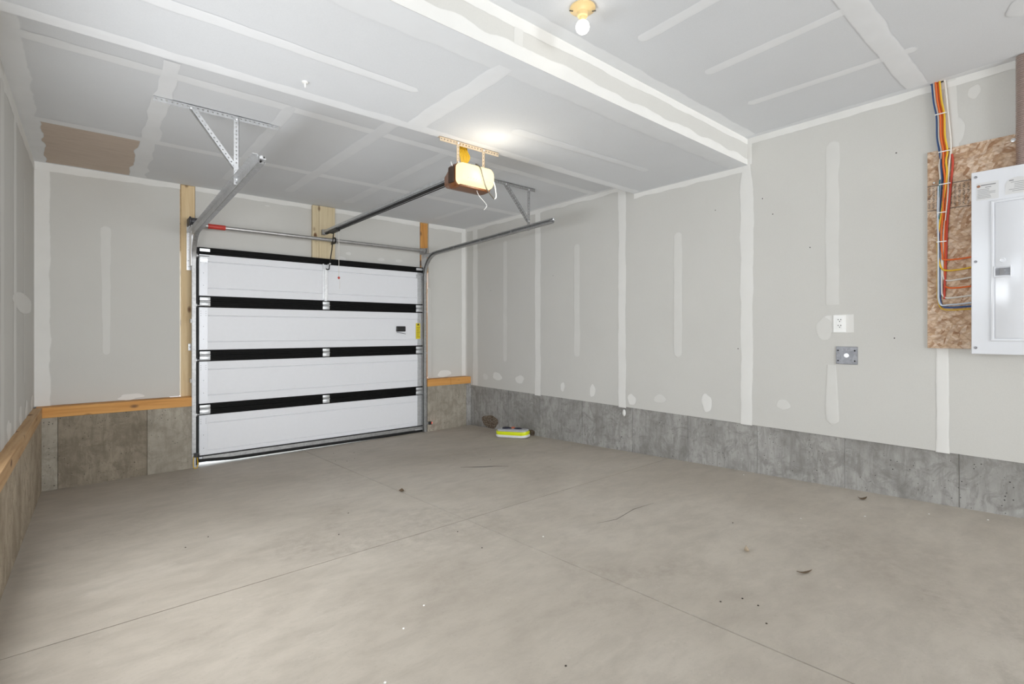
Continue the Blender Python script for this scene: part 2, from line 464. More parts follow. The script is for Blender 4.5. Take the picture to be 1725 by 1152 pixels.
# planes the joint compound lies on: (u, v, h) -> world
PL = {
    'right': lambda u, v, h: (XR - h, u, v), 'left': lambda u, v, h: (XL + h, u, v),
    'front': lambda u, v, h: (u, YF - h, v), 'c1': lambda u, v, h: (u, v, C1 - h),
    'c2': lambda u, v, h: (u, v, C2 - h), 'c3': lambda u, v, h: (u, v, C3 - h),
    'face': lambda u, v, h: (u, YBEAM - h, v),
    'step': lambda u, v, h: (u, YEDGE + h, v),
    'conc': lambda u, v, h: (XR + .0035 - h, u, v),
}
SEED = [0]
LAYER = {}
def strip(parent, plane, p0, p1, w0, w1=None, mat=None, one=None, jit=0.12, rnd=(False, False), name='joint_compound', thin=False, lift=0.0):
    """ribbon of joint compound from p0 to p1, half widths w0..w1; one=+1/-1: only on one side of the line (a corner)"""
    SEED[0] += 1; rng = random.Random(SEED[0])
    LAYER[plane] = LAYER.get(plane, 0) + 1
    lift += 0.0004 + 0.00012 * (LAYER[plane] % 9)
    w1 = w0 if w1 is None else w1
    (u0, v0), (u1, v1) = p0, p1
    L = math.hypot(u1 - u0, v1 - v0); n = max(4, int(L / 0.028)) + 1
    du, dv = (u1 - u0) / L, (v1 - v0) / L; nu, nv = -dv, du
    ja, jb = smooth_noise(rng, n, 5), smooth_noise(rng, n, 5); fa = smooth_noise(rng, n, 1.5); fb = smooth_noise(rng, n, 1.5)
    cols = [(0, 1), (.35, 1), (.70, 1), (.90, .75), (1, 0)] if one else [(-1, 0), (-.86, .75), (-.6, 1), (0, 1), (.6, 1), (.86, .75), (1, 0)]
    m = MB(); at = []; nc = len(cols)
    mat = mat or {'right': 'mud_wall', 'left': 'mud_wall', 'front': 'mud_wall', 'face': 'mud_wall', 'step': 'mud_ceiling'}.get(plane, 'mud_ceiling')
    if thin: mat = mat + '_thin'
    for i in range(n):
        q = i / (n - 1); w = w0 + (w1 - w0) * q; e = 1.0
        dist0, dist1 = q * L, (1 - q) * L
        if rnd[0] and dist0 < w: e = math.sqrt(max(0.02, 1 - (1 - dist0 / w) ** 2))
        if rnd[1] and dist1 < w: e = min(e, math.sqrt(max(0.02, 1 - (1 - dist1 / w) ** 2)))
        endf = 1.0
        if rnd[0] and i == 0: endf = 0.0
        if rnd[1] and i == n - 1: endf = 0.0
        for (c, fe) in cols:
            side = c * (one if one else 1)
            j = (1 + jit * (ja[i] if side > 0 else jb[i]) + 0.035 * (fa[i] if side > 0 else fb[i])) * e
            off = w * side * j
            h = lift + 0.0011 * fe * (0.0 if (one and c == 0) else 1.0)
            m.v.append(PL[plane](u0 + du * q * L + nu * off, v0 + dv * q * L + nv * off, h)); at.append(fe * endf)
    for i in range(n - 1):
        for k in range(nc - 1):
            a = i * nc + k; m.f.append((a, a + 1, a + nc + 1, a + nc))
    m.attr = at
    o = m.build(name, mat, parent, smooth=True, fix=False)
    return o
def blob(parent, plane, c, ru, rv, mat=None, thin=False, name='compound_patch', jit=0.16):
    SEED[0] += 1; rng = random.Random(SEED[0] * 7 + 1)
    LAYER[plane] = LAYER.get(plane, 0) + 1
    lift = 0.0004 + 0.00012 * (LAYER[plane] % 9)
    n = 20; ph = [rng.uniform(0, 6.28) for _ in range(4)]
    m = MB(); at = []
    mat = mat or {'right': 'mud_wall', 'left': 'mud_wall', 'front': 'mud_wall'}.get(plane, 'mud_ceiling')
    if thin: mat += '_thin'
    m.v.append(PL[plane](c[0], c[1], lift + 0.0012)); at.append(1.0)
    for (k, fe) in ((.45, 1), (.75, .95), (.92, .55), (1, 0)):
        for i in range(n):
            q = 2 * math.pi * i / n
            j = 1 + jit * (math.sin(2 * q + ph[0]) * .5 + math.sin(3 * q + ph[1]) * .4 + math.sin(5 * q + ph[2]) * .3)
            m.v.append(PL[plane](c[0] + ru * k * j * math.cos(q), c[1] + rv * k * j * math.sin(q), lift + 0.0011 * fe)); at.append(fe)
    for i in range(n):
        m.f.append((0, 1 + i, 1 + (i + 1) % n))
        for r in range(3):
            a, b = 1 + r * n + i, 1 + r * n + (i + 1) % n
            m.f.append((a, a + n, b + n, b))
    m.attr = at
    return m.build(name, mat, parent, smooth=True, fix=False)

# ================================================================== SETTING
# ---- floor: four slab panels with tooled joints between them
def slab(x0, x1, y0, y1, top, bot):
    m = MB(); vs = [(x, y, fz(x, y) + h) for h in (bot, top) for y in (y0, y1) for x in (x0, x1)]
    return m.add(vs, [(0, 2, 3, 1), (4, 5, 7, 6), (0, 1, 5, 4), (2, 6, 7, 3), (0, 4, 6, 2), (1, 3, 7, 5)])
floor = struct(slab(XL - .05, XR + .10, YB - .1, 6.0, -0.012, -0.20).build('floor', 'dirt_dark'), 'taupe concrete garage floor cut into four slabs by thin joints')
JX, JY, G = 1.85, 2.66, 0.0032
for (x0, x1) in ((XL - .05, JX - G), (JX + G, XR + .10)):
    for (y0, y1) in ((YB - .1, JY - G), (JY + G, 6.0)):
        slab(x0, x1, y0, y1, 0.0, -0.012).build('slab_panel', 'floor_concrete', floor)
# hairline crack and dirt specks on the slab
def flat_ribbon(pts, w, name, mat):
    m = MB()
    for i, (x, y) in enumerate(pts):
        k = w * (0.3 + 0.7 * math.sin(math.pi * i / (len(pts) - 1)))
        m.v += [(x - k * .5, y - k * .8, fz(x, y) + .0006), (x + k * .5, y + k * .8, fz(x, y) + .0006)]
        if i: m.f.append((2 * i - 2, 2 * i - 1, 2 * i + 1, 2 * i))
    return m.build(name, mat, floor)
flat_ribbon([(2.62, 3.86), (2.70, 3.78), (2.79, 3.70), (2.86, 3.66), (2.95, 3.56)], 0.010, 'crack', 'dirt_dark')
flat_ribbon([(2.95, 2.0), (2.75, 2.02), (2.52, 1.98), (2.38, 2.02)], 0.003, 'crack', 'dirt_dark')
ground = struct(B(-3, 8, 6.0, 10, -0.30, -0.035).build('ground', 'outside_ground'), 'pale driveway outside the garage door')

# ---- right wall
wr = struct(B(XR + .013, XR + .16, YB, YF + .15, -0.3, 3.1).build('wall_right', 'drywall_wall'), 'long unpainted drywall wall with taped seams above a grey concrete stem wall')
seams = [YF - .005, 4.463, 3.200, 1.927, 0.665, -0.60, -1.86, -3.12, -4.38, YB]
for a, b in zip(seams, seams[1:]):
    top = C3 if b >= YEDGE else (C1 if a <= YBEAM + .02 else C2)
    if b < YEDGE < a: top = C3
    B(XR, XR + .0125, b + .001, a - .001, ZB, top).build('drywall_panel', 'drywall_wall', wr)
fy = [5.985, 5.63, 5.03, 4.44, 3.75, 3.074, 2.466, 1.845, 1.224, 0.60, -0.02, -0.7, -1.4, -2.6, -3.8, -5.0, YB]
rng = random.Random(4)
for a, b in zip(fy, fy[1:]):
    x = XR + .004 + rng.uniform(0, .004)
    B(x, XR + .05, b + .002, a - .002, -0.25, ZB + .03, bev=.0015).build('foundation_panel', 'foundation_grey', wr)
# ---- left wall (small window beside the camera, wide one added for fill light)
wl = struct(B(XL - .16, XL - .013, 3.64, YF + .15, -0.3, 3.1).build('wall_left', 'drywall_wall'), 'narrow grazing view of drywall wall above a timber plate and concrete')
LW = ((0.30, 1.30, 1.65, 2.55), (1.40, 3.64, 0.87, 1.77))  # the wide opening is invented to light the door end
for y0, y1, z0, z1 in ((YB, .30, -.3, 3.1), (.30, 1.30, -.3, 1.65), (.30, 1.30, 2.55, 3.1), (1.30, 1.40, -.3, 3.1), (1.40, 3.64, -.3, .87), (1.40, 3.64, 1.77, 3.1)):
    B(XL - .16, XL - .0005, y0, y1, z0, z1).build('drywall_panel', 'drywall_wall', wl)
for a, b, top in ((YF - .005, 4.585, C3), (4.583, 3.64, C3)):
    B(XL - .0125, XL, b, a, ZS, top).build('drywall_panel', 'drywall_wall', wl)
for a, b in ((5.87, 4.75), (4.748, 3.6), (3.598, 2.4), (2.398, 1.2), (1.198, 0.0), (-.002, YB)):
    B(XL - .10, -0.322 - rng.uniform(0, .003), b + .002, a, -0.25, ZCON, bev=.0015).build('foundation_panel', 'foundation_tan', wl)
for a, b in ((5.868, 2.62), (2.618, YB)):
    B(XL - .02, -0.320, b, a, ZCON, ZS, bev=.003).build('sill_plate', 'pine_weathered_y', wl)
# ---- front wall
wf = struct(B(XL - .16, 0.60, YF + .016, YF + .16, -0.3, 3.1).build('wall_front', 'drywall_wall'), 'end wall of drywall around the overhead door with exposed jambs and plates')
B(0.60, 3.62, YF + .016, YF + .16, 2.16, 3.1).build('header', 'pine_x', wf)
B(3.62, XR + .16, YF + .016, YF + .16, -0.3, 3.1).build('backing', 'drywall_wall', wf)
B(XL, 0.683, YF, YF + .0125, ZS + .004, C3).build('drywall_panel', 'drywall_wall', wf)
B(0.815, 3.412, YF, YF + .0125, 2.10, C3).build('drywall_panel', 'drywall_wall', wf)
B(3.545, XR + .01, YF, YF + .0125, ZS + .012, C3).build('drywall_panel', 'drywall_wall', wf)
B(0.693, 0.812, YF - .003, YF + .14, ZS, C3 - .004, bev=.003).build('jamb_board', 'pine_z', wf)
B(3.418, 3.528, YF - .003, YF + .14, ZS, C3 - .010, bev=.003).build('jamb_board', 'pine_orange_z', wf)
B(1.975, 2.049, YF - .038, YF - .0005, 2.12, C3 - .006, bev=.003).build('mounting_board', 'pine_pale_z', wf)
B(2.051, 2.240, YF - .038, YF - .0005, 2.12, C3 - .004, bev=.003).build('mounting_board', 'pine_pale_z', wf)
B(XL + .015, 0.790, 5.868, YF + .03, ZCON, ZS, bev=.003).build('sill_plate', 'pine_orange_x', wf)
B(3.452, 3.822, 5.868, YF + .03, ZCON + .004, ZS + .008, bev=.003).build('sill_plate', 'pine_orange_x', wf)
B(3.824, XR, 5.868, YF + .03, ZCON + .004, ZS + .008, bev=.003).build('sill_plate', 'pine_orange_x', wf)
for x0, x1, mt, dy in ((-0.325, -0.222, 'foundation_mid', 0.0), (-0.220, 0.408, 'foundation_brown', .004), (0.410, 0.778, 'foundation_mid', .001)):
    B(x0, x1, 5.870 + dy, YF + .15, -0.25, ZCON, bev=.0015).build('foundation_panel', mt, wf)
for x0, x1, mt, dy in ((3.455, 4.085, 'foundation_mid', .002), (4.087, XR + .004, 'foundation_grey', 0.0)):
    B(x0, x1, 5.870 + dy, YF + .15, -0.25, ZCON + .004, bev=.0015).build('foundation_panel', mt, wf)
# ---- back wall, behind the camera, with two windows added for fill light
BW = ((-0.1, 1.85), (2.0, 3.95)); BZ0, BZ1 = 0.65, 2.50
wb = struct(B(XL - .16, BW[0][0], YB - .16, YB, -0.3, 3.1).build('wall_back', 'drywall_wall'), 'drywall wall behind the viewpoint with two added windows')
B(BW[0][1], BW[1][0], YB - .16, YB, -0.3, 3.1).build('drywall_panel', 'drywall_wall', wb)
B(BW[1][1], XR + .16, YB - .16, YB, -0.3, 3.1).build('drywall_panel', 'drywall_wall', wb)
for x0, x1 in BW:
    B(x0, x1, YB - .16, YB, -0.3, BZ0).build('drywall_panel', 'drywall_wall', wb)
    B(x0, x1, YB - .16, YB, BZ1, 3.1).build('drywall_panel', 'drywall_wall', wb)
def window_y(name, x0, x1, label):
    f = MB(); y0, y1 = YB - .07, YB - .02; k = .05
    f.box(x0, x1, y0, y1, BZ0, BZ0 + k).box(x0, x1, y0, y1, BZ1 - k, BZ1).box(x0, x0 + k, y0, y1, BZ0 + k, BZ1 - k).box(x1 - k, x1, y0, y1, BZ0 + k, BZ1 - k)
    o = struct(f.build(name, 'white_plastic'), label)
    B(x0 + k, x1 - k, YB - .053, YB - .047, BZ0 + k, BZ1 - k).build('pane', 'window_glass', o)
window_y('added_window_2', *BW[0], 'added tall white framed window in the unseen wall behind the viewpoint')
window_y('added_window_3', *BW[1], 'added narrow white framed window in the unseen wall behind the viewpoint')
k = .05; xx = (XL - .06, XL - .004)
for nm, (a0, a1, b0, b1), lab in (('window_4', LW[0], 'small high window in the side wall beside the viewpoint'), ('added_window_1', LW[1], 'added wide window in the side wall just out of view by the timber plate')):
    f = MB()
    f.box(*xx, a0, a1, b0, b0 + k).box(*xx, a0, a1, b1 - k, b1).box(*xx, a0, a0 + k, b0 + k, b1 - k).box(*xx, a1 - k, a1, b0 + k, b1 - k)
    o = struct(f.build(nm, 'white_plastic'), lab)
    B(XL - .026, XL - .020, a0 + k, a1 - k, b0 + k, b1 - k).build('pane', 'window_glass', o)

# ---- ceiling: high part by the viewpoint, dropped soffit, part over the door
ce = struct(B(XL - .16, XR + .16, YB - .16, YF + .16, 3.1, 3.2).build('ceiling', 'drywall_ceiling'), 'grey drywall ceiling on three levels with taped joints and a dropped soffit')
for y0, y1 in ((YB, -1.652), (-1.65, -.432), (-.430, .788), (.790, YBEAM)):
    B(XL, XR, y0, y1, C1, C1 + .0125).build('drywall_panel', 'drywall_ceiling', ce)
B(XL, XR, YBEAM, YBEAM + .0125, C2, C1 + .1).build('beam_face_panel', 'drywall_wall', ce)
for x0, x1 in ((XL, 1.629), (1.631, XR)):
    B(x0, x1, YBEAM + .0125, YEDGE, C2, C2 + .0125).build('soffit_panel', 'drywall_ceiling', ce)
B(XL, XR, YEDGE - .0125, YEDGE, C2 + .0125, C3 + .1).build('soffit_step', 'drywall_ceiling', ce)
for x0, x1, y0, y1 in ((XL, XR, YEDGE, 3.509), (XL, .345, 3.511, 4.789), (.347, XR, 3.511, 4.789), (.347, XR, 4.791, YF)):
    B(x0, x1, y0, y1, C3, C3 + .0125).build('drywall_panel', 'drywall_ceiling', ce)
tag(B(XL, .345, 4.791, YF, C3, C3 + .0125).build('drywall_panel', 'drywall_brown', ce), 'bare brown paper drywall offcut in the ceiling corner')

# ---- joint compound on the right wall
def S_(*a, **k): return strip(wr, 'right', *a, **k)
S_((YF, C3), (YF, ZB), .040, one=-1)
S_((5.755, C3), (5.755, ZB + .01), .060)
S_((5.09, 2.54), (5.09, 0.94), .042, rnd=(True, True), thin=True)
S_((4.463, C3), (4.463, ZB - .012), .052)
S_((3.821, 2.33), (3.821, 1.05), .045, rnd=(True, True), thin=True)
S_((3.200, C3), (3.200, ZB - .010), .050)
S_((2.563, 2.27), (2.563, 1.10), .046, rnd=(True, True), thin=True, jit=.06)
S_((1.927, C2), (1.927, 2.5), .036, .060); S_((1.927, 2.55), (1.927, ZB - .006), .060, .050)
S_((1.300, 2.745), (1.300, 1.54), .045, rnd=(True, False), thin=True, mat='mud_wall')
S_((1.305, 1.10), (1.300, 0.66), .032, .045, rnd=(False, True), thin=True)
S_((0.680, 1.28), (0.680, ZB - .006), .030, .036); S_((0.640, C1), (0.640, 2.45), .030, .045, thin=True)
S_((YF, C3), (YEDGE, C3), .048, one=1, jit=.25)
S_((YEDGE, C2), (YBEAM, C2), .050, one=1, jit=.12)
S_((YBEAM, C1), (-0.2, C1), .055, one=1, jit=.15)
S_((YBEAM, C1), (YBEAM, C2), .034, one=-1, jit=.25)
for c, ru, rv in (((5.257, .742), .10, .055), ((4.80, .735), .085, .055), ((4.045, .706), .035, .055), ((3.595, .703), .04, .075),
                  ((2.755, .70), .07, .040), ((2.28, .715), .05, .085), ((1.64, .77), .05, .045), ((5.52, .72), .06, .045), ((3.08, .66), .05, .06)):
    blob(wr, 'right', c, ru, rv, thin=rv < .05)
strip(wr, 'right', (1.345, 1.400), (1.165, 1.402), .068, jit=.03, name='compound_patch'); blob(wr, 'right', (1.35, 1.37), .06, .09, thin=True)
blob(wr, 'right', (0.53, 2.82), .03, .045, thin=True); blob(wr, 'right', (0.60, 2.60), .028, .08, thin=True)
t = NT('spall'); t.base(t.ramp(t.noise(60, 5, .7), [(0.35, (.045, .032, .022)), (0.5, (.16, .12, .085)), (0.7, (.36, .31, .26))])).rough(.9); t.bump(t.noise(60, 5, .7), .8, .01)
blob(wr, 'conc', (5.42, .115), .17, .095, mat='spall', name='spalled_patch', jit=.15); blob(wr, 'conc', (4.62, .085), .13, .035, mat='spall', name='spalled_patch', jit=.4)
for y_, z_ in ((1.80, 2.42), (1.72, 2.28), (1.45, 1.98), (2.2, 2.4), (.92, 2.55), (.93, 1.30), (4.2, 2.0), (5.4, 1.9), (2.0, 1.2)):
    MB().lathe((XR, y_, z_), (-1, 0, 0), [(.0045, 0), (.0030, .0006)], 8).build('nail_hole', 'dirt_dark', wr)
m = MB(); m.lathe((XR - .003, 3.175, .515), (1, 0, 0), [(.004, -.006), (.016, -.003), (.020, .004)], 12)
for i in range(len(m.v)): m.v[i] = (m.v[i][0], m.v[i][1], .515 + (m.v[i][2] - .515) * 1.8)
m.build('compound_drip', 'mud_wall', wr, smooth=True).data.attributes.new('feather', 'FLOAT', 'POINT').data.foreach_set('value', [1.0] * len(m.v))
# ---- joint compound on the front wall
def S_(*a, **k): return strip(wf, 'front', *a, **k)
S_((XL, C3), (XL, ZS), .105, one=1, jit=.08)
S_((XR, C3), (XR, ZS + .012), .070, one=-1, jit=.05)
S_((XL, C3), (.686, C3), .078, .055, one=-1, jit=.08); S_((.815, C3), (3.41, C3), .050, .058, one=-1, jit=.1); S_((3.545, C3), (XR, C3), .062, one=-1, jit=.1)
S_((.105, 2.33), (.110, 1.12), .040, .030, rnd=(True, True), thin=True)
S_((3.560, 1.95), (3.560, .72), .030, .035, rnd=(True, False), thin=True)
blob(wf, 'front', (.29, .722), .10, .030, jit=.3); blob(wf, 'front', (3.80, .752), .12, .048)
blob(wf, 'front', (2.33, 2.225), .06, .03, thin=True); blob(wf, 'front', (2.85, 2.265), .05, .022, thin=True); blob(wf, 'front', (3.10, 2.27), .05, .022, thin=True)
blob(wf, 'front', (1.50, 2.74), .03, .012, thin=True); blob(wf, 'front', (2.42, 2.30), .04, .02, thin=True)
# ---- left wall
def S_(*a, **k): return strip(wl, 'left', *a, **k)
S_((YF, C3), (YF, ZS), .07, one=-1)
S_((4.565, C3), (4.565, ZS), .075)
S_((5.16, 2.48), (5.16, .95), .035, rnd=(True, True), thin=True)
S_((3.95, C3), (3.95, ZS), .08, thin=True); 
S_((YF, C3), (YEDGE, C3), .085, .12, one=1)
blob(wl, 'left', (5.1, 1.55), .72, .072, jit=.12)
for c in (5.75, 5.3, 4.9, 4.25): blob(wl, 'left', (c, .75), .10, .07, jit=.3)
# ---- ceiling over the door
def S_(*a, **k): return strip(ce, 'c3', *a, **k)
S_((XL, YF), (XL, YEDGE), .085, .115, one=1, jit=.14)
S_((XL, YF), (XR, YF), .030, one=-1, jit=.2)
S_((XR, YF), (XR, YEDGE), .055, one=-1, jit=.2)
S_((XL + .08, 3.470), (XR, 3.555), .050, .048)
S_((XL + .08, 4.790), (XR, 4.810), .048, .065, jit=.06)
S_((.340, YF - .02), (.345, 3.30), .062, .048, jit=.30)
S_((1.030, 5.55), (1.012, 3.45), .062, .036, rnd=(True, True), thin=True)
S_((1.595, 5.60), (1.650, 3.08), .050, .060, rnd=(True, False), thin=True)
S_((2.260, 5.65), (2.262, 3.50), .062, .045, rnd=(True, True), thin=True)
S_((3.47, 5.70), (3.49, 4.84), .045, rnd=(True, True), thin=True); S_((2.87, 4.75), (2.87, 3.5), .045, rnd=(True, True), thin=True)
# soffit
def S_(*a, **k): return strip(ce, 'c2', *a, **k)
S_((XL, YEDGE), (XR, YEDGE), .095, one=-1, jit=.08)
S_((XL, YBEAM), (XR, YBEAM), .175, .150, one=1, jit=.07, thin=True); S_((XL, YBEAM), (XR, YBEAM), .115, .09, one=1, jit=.05, thin=True)
S_((1.655, 2.02), (1.660, 3.0), .058, .075)
S_((0.0, 2.54), (1.440, 2.545), .045, .034, rnd=(False, True))
S_((2.20, 2.62), (3.66, 2.545), .050, .034, rnd=(True, True), thin=True)
S_((XR, YEDGE), (XR, YBEAM), .040, one=-1, jit=.1, thin=True)
# face of the beam
def S_(*a, **k): return strip(ce, 'face', *a, **k)
S_((XL, C1), (XR, C1), .070, .050, one=-1, jit=.10)
S_((XL, C2), (XR, C2), .085, .060, one=1, jit=.22)
S_((1.655, C1 - .06), (1.655, C2 + .07), .032, thin=True)
# high ceiling
def S_(*a, **k): return strip(ce, 'c1', *a, **k)
S_((XL, YBEAM), (XR, YBEAM), .075, .095, one=-1, jit=.08)
S_((2.300, 1.66), (2.270, .90), .040, rnd=(True, False)); S_((2.910, 1.61), (2.870, .84), .040, .036, rnd=(True, False)); S_((3.525, 1.63), (3.555, .68), .040, .036, rnd=(True, True))
S_((XL, .79), (XR, .80), .060, .060, jit=.12)
S_((XR, YBEAM), (XR, -.2), .060, one=-1, jit=.15, thin=True)
blob(ce, 'c1', (3.50, .27), .10, .06, thin=True)

# ================================================================== OVERHEAD DOOR
DX0, DX1, DY = 0.838, 3.412, 5.930
door = thing('door_1', (2.125, DY, 0.0), 'white sectional overhead garage door with black horizontal rails', 'garage door', kind='structure')
JZ = [0.030, 0.553, 1.100, 1.652, 2.203]
def screw(m, x, y, z, r=.005, ax=(0, -1, 0)):
    m.lathe((x, y, z), ax, [(r, -.001), (r, .002), (r * .6, .0035)], 8)
for i in range(4):
    z0, z1 = JZ[i] + .0015, JZ[i + 1] - .0015
    lo = z0 + (.055 if i else .012); hi = z1 - (.060 if i < 3 else .072)
    ga, gb = lo + .082, hi - (.085 if i < 3 else .072)
    # white skin: shallow embossed field between two pressed lines
    prof = [(0, lo), (0, ga - .006), (.009, ga), (.0015, ga + .006), (.0015, gb - .006), (.009, gb), (0, gb + .006), (0, hi), (.044, hi), (.044, lo)]
    sec = MB().prism(prof, (DX0 + .004, DY, 0), (0, 1, 0), (0, 0, 1), (1, 0, 0), DX1 - DX0 - .008).build('door_section', 'door_white', door)
    # black rails at the bottom and top edge of the section, ribbed
    def rail(za, zb, lower):
        n = 3; h = (zb - za) / n; pr = []
        for q in range(n):
            a = za + q * h
            pr += [(-.006, a + .002), (-.009, a + h * .3), (-.009, a + h * .75), (-.006, a + h - .002)]
        pr += [(.040, zb), (.040, za)]
        return MB().prism(pr, (DX0, DY, 0), (0, 1, 0), (0, 0, 1), (1, 0, 0), DX1 - DX0).build('section_rail', 'black_rail', sec)
    if i: rail(JZ[i], lo, True)
    rail(hi, JZ[i + 1], False)
    if i < 3: B(DX0, DX1, DY + .004, DY + .034, z1 - .014, z1 + .016).build('section_tongue', 'black_rail', sec)
    for side in (0, 1):
        x0, x1 = (DX0 + .001, DX0 + .076) if side == 0 else (DX1 - .078, DX1 - .001)
        st = B(x0, x1, DY - .004, DY + .002, lo, hi, bev=.001).build('end_stile', 'door_stile' if side == 0 else 'galvanised', sec)
        sm = MB()
        for q in range(3):
            for xx in (x0 + .015, x1 - .015): screw(sm, xx, DY - .004, hi - .04 - q * .022, .0035)
        for q in (.25, .55): screw(sm, (x0 + x1) / 2, DY - .004, lo + (hi - lo) * q, .004)
        tag(sm.build('stile_screws', 'screw_steel', sec), kind='stuff')
# hinges: two leaves around a knuckle, at each joint
def hinge(x0, x1, zc, wide):
    m = MB(); y = DY - .011
    m.box(x0, x1, y - .004, y, zc + .008, zc + .042, bev=.001); m.box(x0, x1, y - .004, y, zc - .050, zc - .010, bev=.001)
    m.lathe(((x0 + x1) / 2, y - .008, zc - .002), (1, 0, 0), [(.007, -(x1 - x0) / 2), (.007, (x1 - x0) / 2)], 10)
    for dz in (.025, -.03):
        for xx in (x0 + .014, x1 - .014): screw(m, xx, y - .004, zc + dz, .0045)
    return m.build('hinge', 'galvanised', door, smooth=True)
for j in (1, 2, 3):
    hinge(2.078, 2.158, JZ[j], False)
    hinge(DX0 + .004, DX0 + .098, JZ[j], True); hinge(DX1 - .104, DX1 - .004, JZ[j], True)
    for x, d in ((DX0, -1), (DX1, 1)):
        m = MB(); m.lathe((x, DY - .035, JZ[j] - .045), (d, 0, 0), [(.005, -.09), (.005, .045)], 8)
        m.lathe((x, DY - .035, JZ[j] - .045), (d, 0, 0), [(.008, .020), (.020, .024), (.020, .034), (.008, .038)], 14)
        m.build('roller', 'galvanised', door, smooth=True)
for x0, x1, d in ((DX0 + .004, DX0 + .096, -1), (DX1 - .10, DX1 - .004, 1)):
    m = B(x0, x1, DY - .013, DY - .009, 2.158, 2.188, bev=.001)
    m.build('top_bracket', 'galvanised_bright', door)
    m = B(x0, x1 - .012 if d < 0 else x1, DY - .040, DY - .004, 2.092, 2.100); m.box(x0 + .004, x1 - .02, DY - .008, DY - .004, 2.05, 2.10)
    xs = x0 if d < 0 else x1
    m.lathe((xs, DY - .03, 2.108), (d, 0, 0), [(.005, -.08), (.005, .045)], 8); m.lathe((xs, DY - .03, 2.108), (d, 0, 0), [(.008, .018), (.02, .022), (.02, .032), (.008, .036)], 14)
    m.build('top_roller_carrier', 'galvanised', door, smooth=True)
# opener strut and bracket on the top section
m = B(2.094, 2.124, DY - .030, DY - .002, 1.70, 2.085, bev=.002); m.box(2.080, 2.138, DY - .005, DY, 1.72, 2.09)
m.build('operator_strut', 'galvanised_bright', door)
m = MB(); m.bar((2.095, DY - .02, 2.08), (2.080, DY - .02, 2.135), .014, .004, (0, 1, 0)); m.bar((2.122, DY - .02, 2.08), (2.140, DY - .02, 2.135), .014, .004, (0, 1, 0))
m.build('strut_fork', 'galvanised_bright', door)
# inside lock slot with pull, warning label
h = B(3.022, 3.155, DY - .016, DY - .001, 1.342, 1.412, bev=.008).build('pull_handle', 'black_steel', door)
m = MB().bar((3.03, DY - .012, 1.335), (3.155, DY - .012, 1.312), .006, .008, (0, 1, 0)); m.build('lock_pin', 'dark_iron', door)
lb = B(3.310, 3.372, DY - .0095, DY - .0045, 1.245, 1.452, bev=.001).build('warning_label', 'yellow_label', door)
m = MB().prism([(0, 0), (.036, 0), (.018, .026)], (3.323, DY - .0105, 1.425), (1, 0, 0), (0, 0, 1), (0, 1, 0), .0008)
for q in range(7): m.box(3.318, 3.366 - (q % 3) * .008, DY - .0102, DY - .0094, 1.395 - q * .021, 1.399 - q * .021)
m.build('label_print', 'black_steel', lb)
# bottom edge: metal retainer and rubber seal
B(DX0 + .03, DX1 - .01, DY - .012, DY + .03, .028, .078, bev=.004).build('bottom_retainer', 'galvanised_dark', door)
B(DX0, DX1, DY - .013, DY - .002, .072, .086, bev=.003).build('retainer_lip', 'black_rubber', door)
m = MB(); n = 10
pf = [(.026 * math.cos(q), .036 * math.sin(q)) for q in [math.pi + math.pi * k / n for k in range(n + 1)]]
xs_ = [DX0 - .005, .90, .96, 1.02, 1.08, 1.14, 1.6, 2.6, DX1 + .005]
m.sweep(pf, [(x, DY, .030 + .017 * max(0.0, min(1.0, (1.12 - x) / .22)) + .004 * (1 - (x - DX0) / 2.57)) for x in xs_], [(Vector((0, 1, 0)), Vector((0, 0, 1)))] * len(xs_))
m.build('bottom_seal', 'black_rubber', door, smooth=True)
for x0, x1 in ((DX0 + .005, DX0 + .12), (DX1 - .12, DX1 - .01)):
    B(x0, x1, DY - .020, DY - .010, .030, .042, bev=.001).build('corner_bracket', 'galvanised_bright', door)
for x0, x1 in ((DX0 - .024, DX0 - .001), (DX1 + .002, DX1 + .012)):
    B(x0, x1, DY + .004, DY + .05, -0.01, 2.20).build('weather_strip', 'black_rubber', door)

